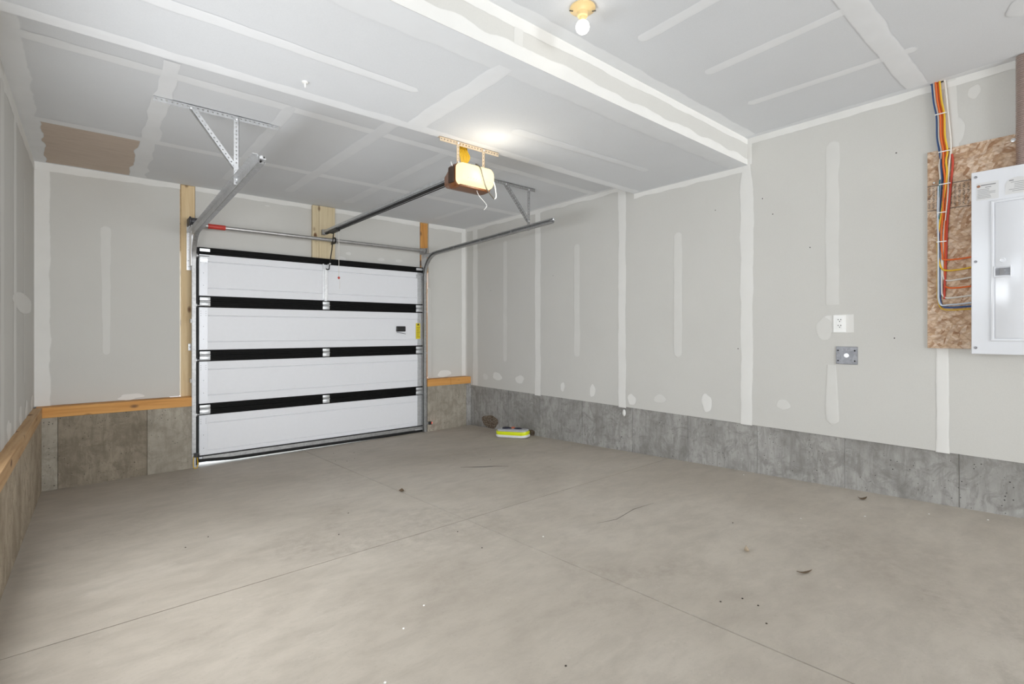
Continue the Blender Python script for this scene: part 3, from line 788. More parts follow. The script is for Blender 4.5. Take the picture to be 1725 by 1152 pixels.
# ================================================================== TRACKS
def track(web_x, inward, y_end, z_h, z_end, label):
    yv, R = 5.880, 0.30
    root = thing('door_track', (web_x, yv, fz(web_x, yv)), label, 'door track', 'overhead door tracks')
    path = [Vector((web_x, yv, fz(web_x, yv) + .004)), Vector((web_x, yv, z_h - R))]
    def cprof(): # C channel, web at a=0, lips toward the door, b across
        w, dpt, t = .046, .034, .0022
        return [(0, -w / 2), (dpt, -w / 2), (dpt, -w / 2 + .012), (dpt - t, -w / 2 + .012), (dpt - t, -w / 2 + t), (t, -w / 2 + t),
                (t, w / 2 - t), (dpt - t, w / 2 - t), (dpt - t, w / 2 - .012), (dpt, w / 2 - .012), (dpt, w / 2), (0, w / 2)]
    ax = Vector((inward, 0, 0))
    def fr(pts):
        out = []
        for i in range(len(pts)):
            tt = (pts[min(i + 1, len(pts) - 1)] - pts[max(i - 1, 0)]).normalized()
            out.append((ax, tt.cross(ax)))
        return out
    def seg(pts, nm, mt): return MB().sweep(cprof(), pts, fr(pts)).build(nm, mt, root, smooth=True)
    seg(path, 'vertical_rail', 'galvanised_dark')
    arc = [Vector((web_x, yv - R + R * math.cos(q), z_h - R + R * math.sin(q))) for q in [math.pi / 2 * k / 14 for k in range(15)]]
    seg(arc, 'curved_rail', 'galvanised_dark')
    hor = [Vector((web_x, yv - R, z_h)), Vector((web_x, y_end, z_end))]
    seg(hor, 'horizontal_rail', 'galvanised_dark')
    # stiffening angle running straight back from the flag bracket
    m = MB(); p0, p1 = Vector((web_x - inward * .002, 5.955, z_h - .005)), Vector((web_x - inward * .002, y_end + .02, z_end + .010))
    m.bar(p0, p1, .003, .048); m.bar(p0 + Vector((-inward * .016, 0, .024)), p1 + Vector((-inward * .016, 0, .024)), .032, .003)
    m.build('stiffening_angle', 'galvanised', root)
    # flag bracket on the jamb
    m = MB(); xa = web_x - inward * .002
    m.box(min(xa, xa - inward * .022) - .004, max(xa, xa - inward * .022) + .030 * (1 if inward > 0 else .3), YF - .010, YF - .004, 1.965, 2.435)
    m.box(min(xa, xa - inward * .004), max(xa, xa - inward * .004), 5.86, YF - .006, 2.0, 2.40)
    for z in (2.0, 2.06, 2.17, 2.30, 2.40): screw(m, xa + inward * .002 - inward * .012, YF - .010, z, .006)
    for z in (2.05, 2.22, 2.35): screw(m, xa + inward * .003, 5.90, z, .007, (inward, 0, 0))
    m.build('flag_bracket', 'galvanised_bright', root, smooth=True)
    for z in (.25, .85, 1.45):
        m = B(min(xa, xa - inward * .004), max(xa, xa - inward * .004), 5.88, YF - .002, z - .02, z + .02)
        m.build('jamb_bracket', 'galvanised', root)
    for k in range(3):
        m = MB(); y = 5.2 - k * .55
        zc = z_h + (z_end - z_h) * (yv - R - y) / (yv - R - y_end)
        screw(m, web_x + inward * .003, y, zc + .01, .007, (inward, 0, 0)); m.build('track_bolt', 'galvanised_bright', root)
    m = MB(); m.bar((web_x, y_end, z_end), (web_x + inward * .034, y_end, z_end), .003, .045, (0, 1, 0))
    m.lathe((web_x + inward * .012, y_end + .004, z_end + .012), (0, -1, 0), [(.011, 0), (.011, .012), (.006, .014)], 8)
    m.build('end_stop', 'galvanised_bright', root)
    return root
track(0.768, 1, 3.262, 2.322, 2.375, 'galvanised steel door track curving up from the pale pine jamb toward the perforated hanger')
track(3.432, -1, 3.450, 2.360, 2.415, 'galvanised steel door track curving up beside the orange pine jamb near the grey side wall')

# ================================================================== TRACK HANGERS (perforated angle)
def hanger(xs, x0, x1, xd, y, zlow, mat, label):
    root = thing('track_hanger', (xs, y, C3), label, 'hanger', 'perforated track hangers')
    MB().angle((x0, y, C3 - .002), (x1, y, C3 - .002), (0, 0, -1), (0, 1, 0)).build('ceiling_angle', mat, root)
    MB().angle((xs + .016, y - .004, C3 - .012), (xs + .016, y - .004, zlow), (-1, 0, 0), (0, 1, 0), width=.032).build('drop_strut', mat, root)
    a, b = Vector((xd, y - .003, C3 - .022)), Vector((xs, y - .003, zlow + .085))
    d = (b - a).normalized(); w = Vector((0, -1, 0)).cross(d).normalized()
    MB().angle(a, b, w if w.x > 0 else -w, (0, 1, 0), width=.030).build('diagonal_brace', mat, root)
    m = MB()
    for p in ((xd + .008, y - .006, C3 - .026), (xs, y - .008, C3 - .028), (xs - .003, y - .008, zlow + .09), (xs, y - .008, zlow + .035)):
        MB().lathe(p, (0, -1, 0), [(.009, 0), (.009, .007), (.004, .008)], 6).build('bolt', 'galvanised_bright', root)
    return root
hanger(.762, .298, 1.032, .490, 3.843, 2.350, 'galvanised', 'bright perforated steel hanger on the ceiling above the pale pine jamb side')
hanger(3.440, 2.800, 3.531, 3.130, 3.832, 2.385, 'galvanised_dark', 'dark perforated steel hanger on the ceiling behind the lit opener')

# ================================================================== TORSION TUBE
tt = thing('torsion_tube', (2.14, 5.85, 2.41), 'grey steel torsion tube with a red painted end above the overhead door', 'torsion tube')
MB().lathe((0.80, 5.85, 2.408), (2.615, 0, .008), [(.0185, 0), (.0205, .02), (.0205, 2.58), (.0185, 2.60)], 18).build('tube', 'steel_tube', tt, smooth=True)
MB().lathe((0.905, 5.85, 2.408), (1, 0, .003), [(.024, 0), (.025, .004), (.025, .150), (.024, .154)], 18).build('red_sleeve', 'red_paint', tt, smooth=True)
m = MB().lathe((0.815, 5.86, 2.440), (-1, 0, 0), [(.028, -.022), (.046, -.018), (.046, -.010), (.036, 0), (.036, .05), (.046, .058), (.046, .068), (.030, .072)], 20)
m.box(0.742, 0.750, 5.83, YF - .006, 2.40, 2.475, bev=.002); m.build('cable_drum', 'dark_iron', tt, smooth=True)
m = MB().lathe((3.355, 5.85, 2.417), (1, 0, 0), [(.024, -.02), (.030, -.016), (.030, 0), (.024, .004), (.024, .02), (.032, .024), (.032, .040), (.022, .046)], 18)
m.box(3.408, 3.420, 5.80, YF - .004, 2.38, 2.45, bev=.002); m.build('end_bearing', 'steel_tube', tt, smooth=True)
m = MB().lathe((2.188, 5.85, 2.413), (1, 0, 0), [(.026, 0), (.034, .004), (.034, .014), (.026, .018)], 18); m.box(2.190, 2.202, 5.85, YF - .04, 2.375, 2.452, bev=.002)
m.build('centre_bracket', 'black_steel', tt, smooth=True)

# ================================================================== OPENER
ox = 2.115
op = thing('door_opener', (ox, 3.04, 2.37), 'brown ceiling garage door opener with glowing cream lens and long rail', 'door opener')
# rounded body swept along Y: brown housing behind, lens on the room side
def rrect(cx, cz, hw, hh, r, n=6):
    pts = []
    for (sx, sz, q0) in ((1, 1, 0), (-1, 1, 90), (-1, -1, 180), (1, -1, 270)):
        for k in range(n + 1):
            q = math.radians(q0 + 90 * k / n)
            pts.append((cx + sx * (hw - r) + r * math.cos(q), cz + sz * (hh - r) + r * math.sin(q)))
    return pts
def loft(rings, name, mat, parent):
    m = MB(); n = len(rings[0][1])
    for (y, pts) in rings: m.v += [(p[0], y, p[1]) for p in pts]
    for i in range(len(rings) - 1):
        for k in range(n):
            m.f.append((i * n + k, i * n + (k + 1) % n, (i + 1) * n + (k + 1) % n, (i + 1) * n + k))
    m.f.append(tuple(range(n))); m.f.append(tuple(range((len(rings) - 1) * n, len(rings) * n)))
    return m.build(name, mat, parent, smooth=True)
cz = 2.466; bx = 2.140
loft([(2.985, rrect(bx, cz, .158, .086, .040)), (3.03, rrect(bx, cz, .162, .090, .042)), (3.075, rrect(bx, cz, .160, .088, .042)), (3.10, rrect(bx, cz + .004, .145, .075, .045)), (3.22, rrect(ox + .01, cz + .01, .085, .050, .03))], 'housing', 'opener_brown', op)
loft([(2.930, rrect(bx + .010, cz + .012, .138, .055, .040)), (2.940, rrect(bx + .006, cz + .010, .148, .068, .042)), (2.955, rrect(bx + .003, cz + .008, .154, .076, .042)), (2.984, rrect(bx, cz + .006, .155, .079, .040))], 'lens', 'lens_glow', op)
B(bx - .150, bx + .115, 2.935, 3.02, cz - .096, cz - .078, bev=.006).build('bottom_tray', 'opener_brown', op)
B(bx - .10, bx + .10, 2.99, 3.08, cz + .084, cz + .098, bev=.005).build('top_cover', 'opener_amber_lit', op)  # amber copy of the housing brown paints its lit top
m = MB().box(bx - .170, bx - .155, 2.995, 3.06, cz - .055, cz + .06, bev=.004); m.build('side_plate', 'opener_shaded', op)  # near-black copy of the housing brown paints the shaded side
m = MB()
for k in range(10): m.bar((bx - .09 + k * .024, 2.9285, cz - .030), (bx - .080 + k * .024, 2.9285, cz - .022), .001, .0025, (0, 1, 0))
m.build('lens_ribs', 'opener_amber_lit', op)
# hanging angle and straps
MB().angle((1.876, 3.020, C2 - .002), (2.402, 3.020, C2 - .002), (0, 0, -1), (0, 1, 0), pitch=.026).build('ceiling_angle', 'angle_beige', op)
for x in (2.028, 2.256):
    MB().angle((x + .012, 3.016, C2 - .008), (x + .012, 3.016, cz + .085), (-1, 0, 0), (0, 1, 0), width=.024, pitch=.026, r=.004).build('strap', 'angle_beige', op)
m = MB()
for x in (2.028, 2.256):
    for z in (C2 - .02, cz + .098): MB().lathe((x, 3.014, z), (0, -1, 0), [(.008, 0), (.008, .006), (.003, .007)], 6).build('bolt', 'galvanised_bright', op)
# rail to the header with the black chain strip beneath
m = MB().bar((2.100, 3.20, 2.520), (2.100, 5.935, 2.512), .038, .026); m.bar((2.100, 3.20, 2.505), (2.100, 5.935, 2.497), .008, .030)
m.build('rail', 'galvanised', op)
MB().bar((2.104, 3.18, 2.492), (2.104, 5.88, 2.486), .030, .012).build('drive_belt', 'black_rubber', op)
MB().tube([(2.120, 3.2, 2.478), (2.120, 5.70, 2.476)], .004, 6).build('belt_return', 'black_rubber', op)
m = B(2.075, 2.125, 5.915, YF - .039, 2.480, 2.540, bev=.002); m.lathe((2.07, 5.93, 2.51), (1, 0, 0), [(.006, 0), (.006, .06)], 8)
m.build('header_bracket', 'galvanised_dark', op)
# trolley, door arm, release cord
m = B(2.080, 2.125, 5.50, 5.72, 2.462, 2.494, bev=.004); m.build('trolley', 'black_steel', op)
m = MB(); arm = [(2.125, 5.70, 2.475), (2.135, 5.78, 2.30), (2.138, 5.86, 2.13), (2.140, 5.882, 2.075), (2.120, 5.886, 2.068), (2.108, 5.888, 2.078)]
for a, b in zip(arm, arm[1:]): m.bar(a, b, .018, .007, (1, 0, 0))
m.build('door_arm', 'black_steel', op)
m = MB().lathe((2.138, 5.855, 2.135), (0, -1, 0), [(.010, 0), (.010, .010), (.005, .012)], 8); m.build('arm_bolt', 'galvanised_bright', op)
MB().tube([(2.12, 5.53, 2.47), (2.121, 5.53, 2.20), (2.12, 5.53, 1.955)], .0028, 6).build('release_cord', 'cable_white', op)
m = MB().lathe((2.12, 5.53, 1.944), (0, 0, 1), [(.006, -.014), (.013, -.006), (.013, .006), (.006, .012)], 10); m.build('release_knob', 'red_paint', op, smooth=True)
MB().tube([(2.123, 5.53, 1.935), (2.132, 5.53, 1.88), (2.128, 5.53, 1.82)], .0018, 6).build('cord_tail', 'cable_white', op)
# cords
cords = catmull([(2.150, 2.97, cz + .10), (2.155, 2.922, cz + .065), (2.180, 2.918, 2.46), (2.213, 2.92, 2.385), (2.285, 2.925, 2.325)], 6)
MB().tube(cords, .0045, 8).build('power_cord', 'grey_cord', op, smooth=True)
cords = catmull([(2.285, 2.925, 2.325), (2.308, 2.93, 2.345), (2.312, 2.95, 2.43), (2.302, 2.97, 2.49), (2.286, 2.995, 2.525)], 6)
MB().tube(cords, .0045, 8).build('power_cord', 'white_cord', op, smooth=True)
MB().tube(catmull([(2.150, 2.96, cz - .09), (2.165, 2.95, 2.335), (2.222, 2.94, 2.28), (2.222, 2.94, 2.255), (2.202, 2.94, 2.235)], 6), .0018, 6).build('antenna_wire', 'white_cord', op, smooth=True)
MB().tube(catmull([(2.00, 3.06, 2.55), (1.975, 3.03, 2.56), (1.972, 3.01, 2.53), (1.985, 3.00, 2.49)], 6), .003, 6).build('sensor_wire', 'white_cord', op, smooth=True)
# lamp of the opener
l = bpy.data.lights.new('opener_lamp', 'POINT'); l.energy = 1.9; l.color = (1.0, 0.93, 0.80); l.shadow_soft_size = 0.05
lo_ = bpy.data.objects.new('opener_lamp', l); lo_.location = (2.20, 2.80, 2.47); COL.objects.link(lo_)
# yellow cables bunched behind the strap
yc = thing('cable_loop', (2.12, 3.11, C3), 'bunched yellow electrical cable hanging above the opener from the ceiling', 'cable')
for k in range(6):
    x = 2.085 + k * .0155
    MB().tube(catmull([(x - .01, 3.10, C3 - .001), (x - .012, 3.09, C3 - .12), (x + .004, 3.075, 2.645), (x * .6 + 2.115 * .4, 3.075, 2.60), (2.125, 3.07, 2.574)], 5), .0075, 8).build('cable', 'cable_yellow', yc, smooth=True)

# ================================================================== CEILING BULB
bl = thing('ceiling_bulb', (1.850, 1.662, C1), 'bare white glowing bulb in a beige porcelain lampholder on the high ceiling', 'light bulb')
m = MB().lathe((1.850, 1.662, C1), (0, 0, -1), [(.060, .0005), (.063, .004), (.063, .010), (.058, .014), (.036, .020), (.028, .026), (.026, .044), (.022, .048)], 32)
m.build('lampholder', 'beige_porcelain', bl, smooth=True)
m = MB().lathe((1.850, 1.662, C1), (0, 0, -1), [(.0165, .044), (.0165, .068), (.014, .070)], 20); m.build('bulb_collar', 'beige_porcelain', bl, smooth=True)
pr = [(.0135, .066), (.018, .070)] + [(.0335 * math.sin(q), .0975 - .0335 * math.cos(q)) for q in [math.pi * k / 12 for k in range(3, 12)]] + [(.002, .131)]
MB().lathe((1.850, 1.662, C1), (0, 0, -1), pr, 24).build('bulb', 'bulb_glow', bl, smooth=True)
for s_ in (-1, 1): MB().bar((1.850 + s_ * .036, 1.662 - s_ * .030, C1 - .0195), (1.850 + s_ * .050, 1.662 - s_ * .042, C1 - .0165), .004, .004).build('fixing_slot', 'grey_cord', bl)

# ================================================================== ELECTRICS ON THE RIGHT WALL
osb = tag(B(XR - .012, XR - .0008, -0.12, 0.753, 1.238, 2.503, bev=.0008).build('osb_board', 'osb'), 'tan oriented strand board backing sheet screwed to the drywall behind the breaker panel', 'board')
for y_, z_, r_ in ((.358, 2.47, .012), (.72, 2.30, .006)):
    m = MB(); screw(m, XR - .012, y_, z_, r_, (-1, 0, 0)); m.build('screw', 'galvanised_bright', osb, smooth=True)
PX = 4.070; PY0, PY1, PZ0, PZ1 = 0.165, 0.532, 1.210, 2.302
pn = thing('breaker_panel', (PX, .35, PZ0), 'white enamelled steel breaker panel with latched door on the strand board', 'breaker panel')
B(PX + .012, XR - .0125, PY0 + .02, PY1 - .02, PZ0 + .02, PZ1 - .02, bev=.002).build('body', 'panel_enamel', pn)
# cover plate with raised frame around the door
B(PX, PX + .012, PY0, PY1, PZ0, PZ1, bev=.004).build('cover', 'panel_enamel', pn)
dy0, dy1, dz0, dz1 = PY0 + .06, 0.446, 1.288, 2.118
m = MB(); k = .020
def fr_(m, y0, y1, z0, z1, k, xa, xb, bev):
    m.box(xa, xb, y0, y1, z0, z0 + k, bev=bev); m.box(xa, xb, y0, y1, z1 - k, z1, bev=bev)
    m.box(xa, xb, y0, y0 + k, z0 + k * .6, z1 - k * .6, bev=bev); m.box(xa, xb, y1 - k, y1, z0 + k * .6, z1 - k * .6, bev=bev)
fr_(m, dy0, dy1, dz0, dz1, .016, PX - .006, PX + .003, .0035)
m.build('door_frame', 'panel_enamel', pn, smooth=True)
dr = B(PX - .0045, PX + .003, dy0 + .019, dy1 - .019, dz0 + .019, dz1 - .019, bev=.002).build('door', 'panel_enamel', pn, smooth=True)
m = MB(); fr_(m, .358, .432, 1.662, 1.728, .006, PX - .010, PX, .002); m.build('latch_frame', 'panel_enamel', dr, smooth=True)
m = B(PX - .008, PX, .364, .428, 1.674, 1.716, bev=.001); m.build('latch', 'box_plate', dr)
m = B(PX - .011, PX - .006, .388, .408, 1.675, 1.715, bev=.001); m.build('latch_slide', 'print_grey', dr)
m = MB().lathe((PX - .004, .396, 1.762), (-1, 0, 0), [(.014, 0), (.014, .003), (.010, .004), (.0085, .001)], 18); m.build('knockout_ring', 'panel_enamel', dr, smooth=True)
for z in (2.270, 1.764, 1.248):
    m = MB(); screw(m, PX, .512, z, .008, (-1, 0, 0)); m.build('cover_screw', 'screw_steel', pn, smooth=True)
s1 = B(PX - .0008, PX + .001, .412, .508, 2.128, 2.232).build('label_sticker', 'paper_label', pn)
m = MB(); rr = random.Random(2)
m.box(PX - .0014, PX - .0006, .424, .490, 2.213, 2.219); m.box(PX - .0014, PX - .0006, .444, .470, 2.200, 2.204)
for q in range(7): m.box(PX - .0013, PX - .0006, .424 + rr.uniform(0, .03), .504, 2.190 - q * .0085, 2.1925 - q * .0085)
m.build('label_print', 'print_grey', s1)
m = MB().lathe((PX - .0005, .499, 2.212), (-1, 0, 0), [(.008, 0), (.008, .0012)], 16); m.build('label_seal', 'copper_dot', s1)
poly = [(.0, 0), (.10, 0), (.10, .055)] + [(.05 + .05 * math.cos(q), .055 + .040 * math.sin(q)) for q in [math.pi * k / 10 for k in range(1, 10)]] + [(0, .055)]
s2 = MB().prism(poly, (PX - .0008, .285, 2.140), (0, 1, 0), (0, 0, 1), (1, 0, 0), .0015).build('label_sticker', 'paper_label', pn)
m = MB(); m.box(PX - .0014, PX - .0006, .350, .368, 2.215, 2.221)
for q in range(6): m.box(PX - .0013, PX - .0006, .295, .377 - rr.uniform(0, .05), 2.205 - q * .010, 2.2075 - q * .010)
m.build('label_print', 'print_grey', s2)
# flexible conduit from the ceiling into the panel top
m = MB(); prf = []; z = 0.0; H_ = C1 - PZ1 + .02
nr = int(H_ / .011)
for q in range(nr):
    h0 = q * H_ / nr; prf += [(.0290, h0), (.0345, h0 + .004), (.0345, h0 + .006), (.0290, h0 + .0095)]
m.lathe((4.115, .312, C1), (0, 0, -1), prf, 20)
tag(m.build('conduit', 'conduit_metal', smooth=True), 'ribbed bronze flexible conduit running from ceiling to the top of the breaker panel', 'conduit')
# cables
def cable(name, mat, pts, x0, label, r=.0052):
    P = [(x0 if len(p) == 2 else p[2], p[0], p[1]) for p in pts]
    o = MB().tube(catmull(P, 6), r, 8).build('electrical_cable', mat, None, smooth=True)
    return tag(o, label, 'cable', 'cables feeding the breaker panel')
xa, xb = XR - .0185, XR - .029
T_ = lambda d: [(.707 + d, C1 - .002), (.698 + d, 2.815), (.684 + d, 2.716), (.681 + d, 2.583), (.669 + d, 2.486)]
cable('c', 'cable_blue', T_(.022) + [(.683, 2.40), (.678, 2.31), (.683, 2.27)] + [(.689, 2.15), (.690, 1.95), (.690, 1.62), (.688, 1.545), (.672, 1.503), (.62, 1.497), (.522, 1.503)], xa, 'navy blue cable at the outer edge of the bundle beside the breaker panel')
cable('c', 'cable_white', T_(.013) + [(.692, 2.40), (.687, 2.30), (.692, 2.1), (.683, 1.9), (.681, 1.62), (.676, 1.575), (.655, 1.557), (.60, 1.560), (.522, 1.570)], xa, 'white cable next to the navy one, turning into the panel below the red pair')
cable('c', 'cable_pale_blue', [(.695, 2.27), (.698, 2.1), (.696, 1.9), (.6955, 1.62), (.694, 1.55), (.680, 1.512), (.64, 1.513), (.58, 1.517), (.522, 1.524)], xb, 'pale blue cable hugging the bundle and turning in at the bottom of the board')
cable('c', 'cable_orange', T_(.003) + [(.672, 2.40), (.664, 2.31), (.670, 2.20), (.673, 2.1), (.682, 1.942), (.676, 1.83), (.668, 1.800), (.60, 1.796), (.522, 1.805)], xb, 'bright orange cable in the middle of the bundle dropping from the ceiling')
cable('c', 'cable_orange', T_(-.007) + [(.658, 2.40), (.653, 2.31), (.657, 2.20), (.663, 2.1), (.667, 1.942), (.664, 1.80), (.666, 1.66), (.660, 1.628), (.62, 1.618), (.522, 1.625)], xa, 'second orange cable just inside the brighter one in the bundle')
cable('c', 'cable_yellow', T_(-.017) + [(.659, 2.42), (.655, 2.33), (.680, 2.1), (.698, 1.95), (.696, 1.82), (.684, 1.755), (.66, 1.731), (.60, 1.730), (.522, 1.742)], xb + .002, 'yellow orange cable at the inner edge of the bundle under the ceiling')
cable('c', 'cable_yellow', [(.697, 2.08), (.701, 1.9), (.702, 1.62), (.700, 1.55), (.682, 1.492), (.63, 1.480), (.522, 1.486)], xa, 'thin mustard cable forming the lowest turn into the breaker panel', r=.0035)
cable('c', 'cable_white', [(.667, C1 - .002), (.657, 2.815), (.650, 2.716), (.640, 2.583), (.637, 2.486), (.645, 2.40), (.650, 2.30), (.652, 2.2), (.672, 1.95), (.676, 1.74), (.672, 1.69), (.655, 1.667), (.60, 1.670), (.522, 1.682)], xa, 'loose white cable hanging apart on the inner side of the bundle')
cable('c', 'cable_red', [(.632, 2.46), (.628, 2.40), (.636, 2.28), (.645, 2.15), (.655, 2.0), (.660, 1.8), (.667, 1.62), (.668, 1.55)], xa, 'dark red cable on the inner side running down the strand board', r=.006)
cable('c', 'cable_teal', [(.688, 2.31), (.694, 2.22), (.699, 2.12), (.693, 2.06)], xb, 'short teal cable showing at the stamped band of the board', r=.004)
for q, (y, z) in enumerate(((.684, 2.727), (.667, 2.484), (.664, 2.278), (.678, 2.100), (.680, 1.915))):
    m = MB(); w = .028 if q < 3 else .024
    m.box(XR - .0355, XR - .0335, y - w, y + w, z - .003, z + .003); m.box(XR - .0335, XR - .013 if q else XR - .001, y + w - .002, y + w, z - .003, z + .003); m.box(XR - .0335, XR - .013 if q else XR - .001, y - w, y - w + .002, z - .003, z + .003)
    tag(m.build('cable_tie', 'white_plastic'), ['topmost white cable tie on the bundle, above the strand board', 'white cable tie at the top edge of the strand board', 'white cable tie at the stamped band of the strand board', 'white cable tie just below the stamped band', 'lowest white cable tie on the bundle'][q], 'cable tie', 'cable ties')
B(XR - .02, XR, .668, .738, C1 - .004, C1 + .002).build('cable_hole_shade', 'dark_slot', ce)  # solid dark box stands in for the shade inside a ceiling hole
# receptacle
rc_ = thing('wall_outlet', (XR, 1.252, 1.33), 'white duplex receptacle with cover plate on the drywall', 'outlet')
B(XR - .008, XR - .001, 1.213, 1.292, 1.338, 1.464, bev=.002).build('cover_plate', 'white_plastic', rc_)
B(XR - .0105, XR - .006, 1.230, 1.272, 1.362, 1.442, bev=.001).build('receptacle_face', 'white_plastic', rc_)
for zc in (1.424, 1.382):
    for y_ in (1.258, 1.241): B(XR - .0115, XR - .010, y_, y_ + .004, zc + .003, zc + .011).build('slot', 'dark_slot', rc_)
    MB().lathe((XR - .010, 1.251, zc - .006), (-1, 0, 0), [(.0035, 0), (.0035, .0015)], 8).build('ground_hole', 'dark_slot', rc_)
jb = thing('junction_box', (XR, 1.21, 1.107), 'square grey steel blank junction box plate under the receptacle', 'junction box')
B(XR - .007, XR + .001, 1.141, 1.276, 1.109, 1.236, bev=.003).build('cover_plate', 'box_plate', jb)
m = MB().lathe((XR - .007, 1.209, 1.172), (-1, 0, 0), [(.016, -.002), (.016, .002), (.012, .0025), (.011, .0006)], 18); m.build('knockout_ring', 'galvanised_bright', jb, smooth=True)
for y in (1.262, 1.158):
    for z in (1.134, 1.208): MB().lathe((XR - .0072, y, z), (-1, 0, 0), [(.0055, 0), (.0055, .001)], 10).build('screw_hole', 'dark_slot', jb)

# ================================================================== SMALL THINGS
# photo eyes
def photo_eye(x, y, z, d, led, label):
    r = thing('photo_eye', (x, y, fz(x, y)), label, 'sensor', 'safety photo eyes')
    B(x - .035, x + .035, y - .004, y + .004, z - .012, z + .012, bev=.001).build('bracket', 'galvanised_dark', r)
    m = B(x - .018, x + .018, y - .034, y - .003, z - .020, z + .020, bev=.004); m.build('body', 'black_steel', r)
    m = MB().lathe((x + d * .018, y - .018, z), (d, 0, -.0), [(.013, 0), (.013, .006), (.008, .008)], 14); m.build('lens', led, r, smooth=True)
    return r
photo_eye(.800, 5.845, .115, 1, 'black_steel', 'black safety sensor at the door foot beside brown stained concrete')
photo_eye(3.470, 5.850, .120, 1, 'red_led', 'black safety sensor with a red light at the door foot')
m = MB().tube(catmull([(.782, 5.842, .10), (.776, 5.835, .05), (.780, 5.832, -.005), (.798, 5.828, -.012), (.812, 5.832, -.002), (.814, 5.836, .05), (.808, 5.842, .10)], 5), .004, 6)
tag(m.build('sensor_wire', 'cable_yellow', smooth=True), 'yellow sensor wire looped down to the floor at the door corner', 'wire')
jp = tag(B(.752, .806, YF - .016, YF - .0035, 1.150, 1.222, bev=.003).build('strike_plate', 'galvanised_bright'), 'small galvanised plate screwed to the pale pine jamb', 'plate')
for x_ in (.768, .790):
    m = MB(); screw(m, x_, YF - .016, 1.186, .006); m.build('screw', 'screw_steel', jp)
# sprinkler-like nub and dot on the soffit
m = MB().lathe((.904, 2.85, C2), (0, 0, -1), [(.018, .0002), (.016, .006), (.006, .010), (.005, .030), (.002, .032)], 14)
tag(m.build('ceiling_stub', 'white_plastic', smooth=True), 'small white stub sticking out of the dropped soffit', 'stub')
# wrapped package by the wall
cx, cy_ = 3.93, 4.66; ang = math.atan2(4.478 - 4.876, 3.99 - 3.815)
pk = thing('package', (cx, cy_, fz(cx, cy_)), 'neon yellow and white wrapped package with navy patches on the floor by the concrete', 'package')
def slabrr(hl, hw, z0, z1, r, name, mat, puff=.012, bow=0.0):
    rings = []
    for (z, ins) in ((z0, puff), (z0 + (z1 - z0) * .25, .002), (z0 + (z1 - z0) * .75, .002), (z1, puff)):
        rings.append((z, rrect(0, 0, hl - ins, hw - ins, r)))
    m = MB(); n = len(rings[0][1]); e1 = Vector((math.cos(ang), math.sin(ang), 0)); e2 = Vector((-math.sin(ang), math.cos(ang), 0))
    for (z, pts) in rings:
        for p in pts:
            q = Vector((cx, cy_, 0)) + e1 * p[0] + e2 * p[1]
            m.v.append((q.x, q.y, fz(q.x, q.y) + z + bow * (p[0] / hl) ** 2))
    for i in range(3):
        for k in range(n): m.f.append((i * n + k, i * n + (k + 1) % n, (i + 1) * n + (k + 1) % n, (i + 1) * n + k))
    m.f.append(tuple(range(n))); m.f.append(tuple(range(3 * n, 4 * n)))
    return m.build(name, mat, pk, smooth=True)
slabrr(.215, .085, .000, .030, .06, 'wrapped_base', 'package_white', .006, .012)
slabrr(.212, .083, .028, .068, .06, 'lime_band', 'lime', .004, .014)
slabrr(.200, .074, .064, .100, .055, 'wrapped_top', 'package_grey', .016, .006)
e1 = Vector((math.cos(ang), math.sin(ang), 0)); e2 = Vector((-math.sin(ang), math.cos(ang), 0))
def patch(u, v, a, b, name, mat, tilt):
    m = MB(); c = Vector((cx, cy_, fz(cx, cy_) + .102)) + e1 * u + e2 * v
    m.lathe(c, e2 * tilt + Vector((0, 0, 1)), [(1, -.004), (.9, .010), (.5, .018)], 18)
    for i, p in enumerate(m.v):
        q = Vector(p) - c; m.v[i] = tuple(c + e1 * q.dot(e1) * a + e2 * q.dot(e2) * b + Vector((0, 0, q.z * (1 if abs(q.z) < .05 else .02))))
    m.build(name, mat, pk, smooth=True)
patch(-.075, -.01, .065, .040, 'navy_patch', 'navy', 0); patch(.075, -.005, .062, .024, 'navy_patch', 'navy', 0); patch(-.005, .02, .035, .025, 'coral_patch', 'coral', 0)
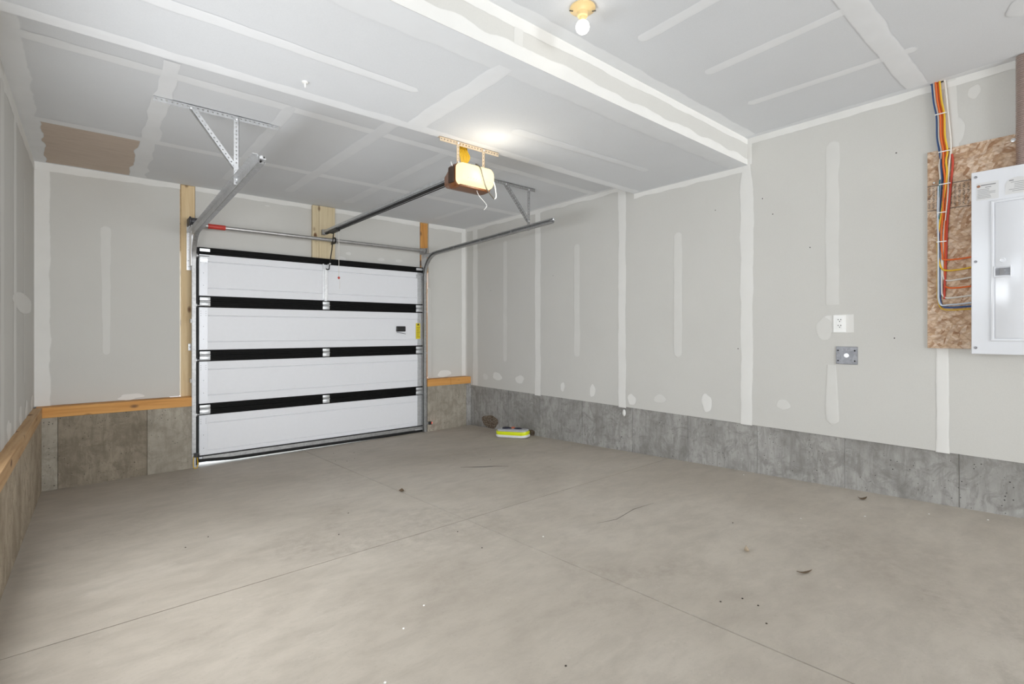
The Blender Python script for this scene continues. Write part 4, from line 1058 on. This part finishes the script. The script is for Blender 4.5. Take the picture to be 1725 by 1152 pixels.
# dead leaves and bits of debris
def leaf(x, y, L, w, a, mat, label, curl=.3):
    m = MB(); n = 7; d = Vector((math.cos(a), math.sin(a), 0)); s_ = Vector((-d.y, d.x, 0))
    for i in range(n):
        q = i / (n - 1); hw = w * math.sin(math.pi * min(1, q * .92 + .06)) ** .8
        c = Vector((x, y, 0)) + d * (L * (q - .5)); zz_ = fz(c.x, c.y) + .002 + curl * L * (q - .5) ** 2 * 2
        for k, hh in ((-1, .35), (0, 0), (1, .45)):
            p = c + s_ * hw * k
            m.v.append((p.x, p.y, zz_ + hh * hw))
    for i in range(n - 1):
        for k in range(2): m.f.append((3 * i + k, 3 * i + k + 1, 3 * i + k + 4, 3 * i + k + 3))
    o = m.build('dead_leaf', mat, None, smooth=True, fix=False)
    sm = o.modifiers.new('thickness', 'SOLIDIFY'); sm.thickness = .0012
    return tag(o, label, 'leaf', 'bits of leaf litter on the floor')
leaf(1.850, 3.54, .045, .022, .9, 'leaf_brown', 'dark curled leaf lying on the long floor joint nearest the overhead door', .9)
leaf(2.547, .911, .080, .007, -.55, 'leaf_brown', 'long thin dry leaf on the open floor toward the breaker panel', .3)
leaf(2.600, 1.205, .045, .014, .5, 'leaf_tan', 'pale crumpled leaf scrap on the open floor', 1.0)
leaf(3.947, 1.056, .060, .014, -.7, 'leaf_brown', 'dark leaf scrap on the floor close to the long concrete stem wall', .6)
rng = random.Random(11)
m = MB()
for (x, y) in ((2.03, 5.45), (1.90, 5.05), (1.98, 4.95), (2.08, 5.0), (2.2, 5.3), (1.69, 2.52), (1.65, 2.22), (1.35, 3.35), (1.15, 3.0), (2.03, 1.05), (2.12, 1.0), (2.11, .93), (.55, 3.55), (.42, 3.45), (2.95, 1.45), (2.0, .85), (1.25, 1.2), (3.0, 3.9)):
    m.lathe((x, y, fz(x, y)), (0, 0, 1), [(.0042, 0), (.0035, .002), (.0015, .003)], 7)
tag(m.build('debris', 'dirt_dark'), 'scattered dark grit specks on the floor', 'grit', kind='stuff')
m = MB()
for (x, y) in ((1.1, 1.9), (.95, 1.8), (3.6, .95), (3.9, .7), (4.05, 1.9), (2.0, 2.1), (3.3, 1.2), (4.0, .45), (.75, 1.55)):
    m.lathe((x, y, fz(x, y)), (0, 0, 1), [(.005, 0), (.004, .002), (.001, .003)], 6)
tag(m.build('crumbs', 'mud_wall_solid' if 'mud_wall_solid' in MATS else 'white_plastic'), 'scattered white plaster crumbs on the floor', 'crumbs', kind='stuff')
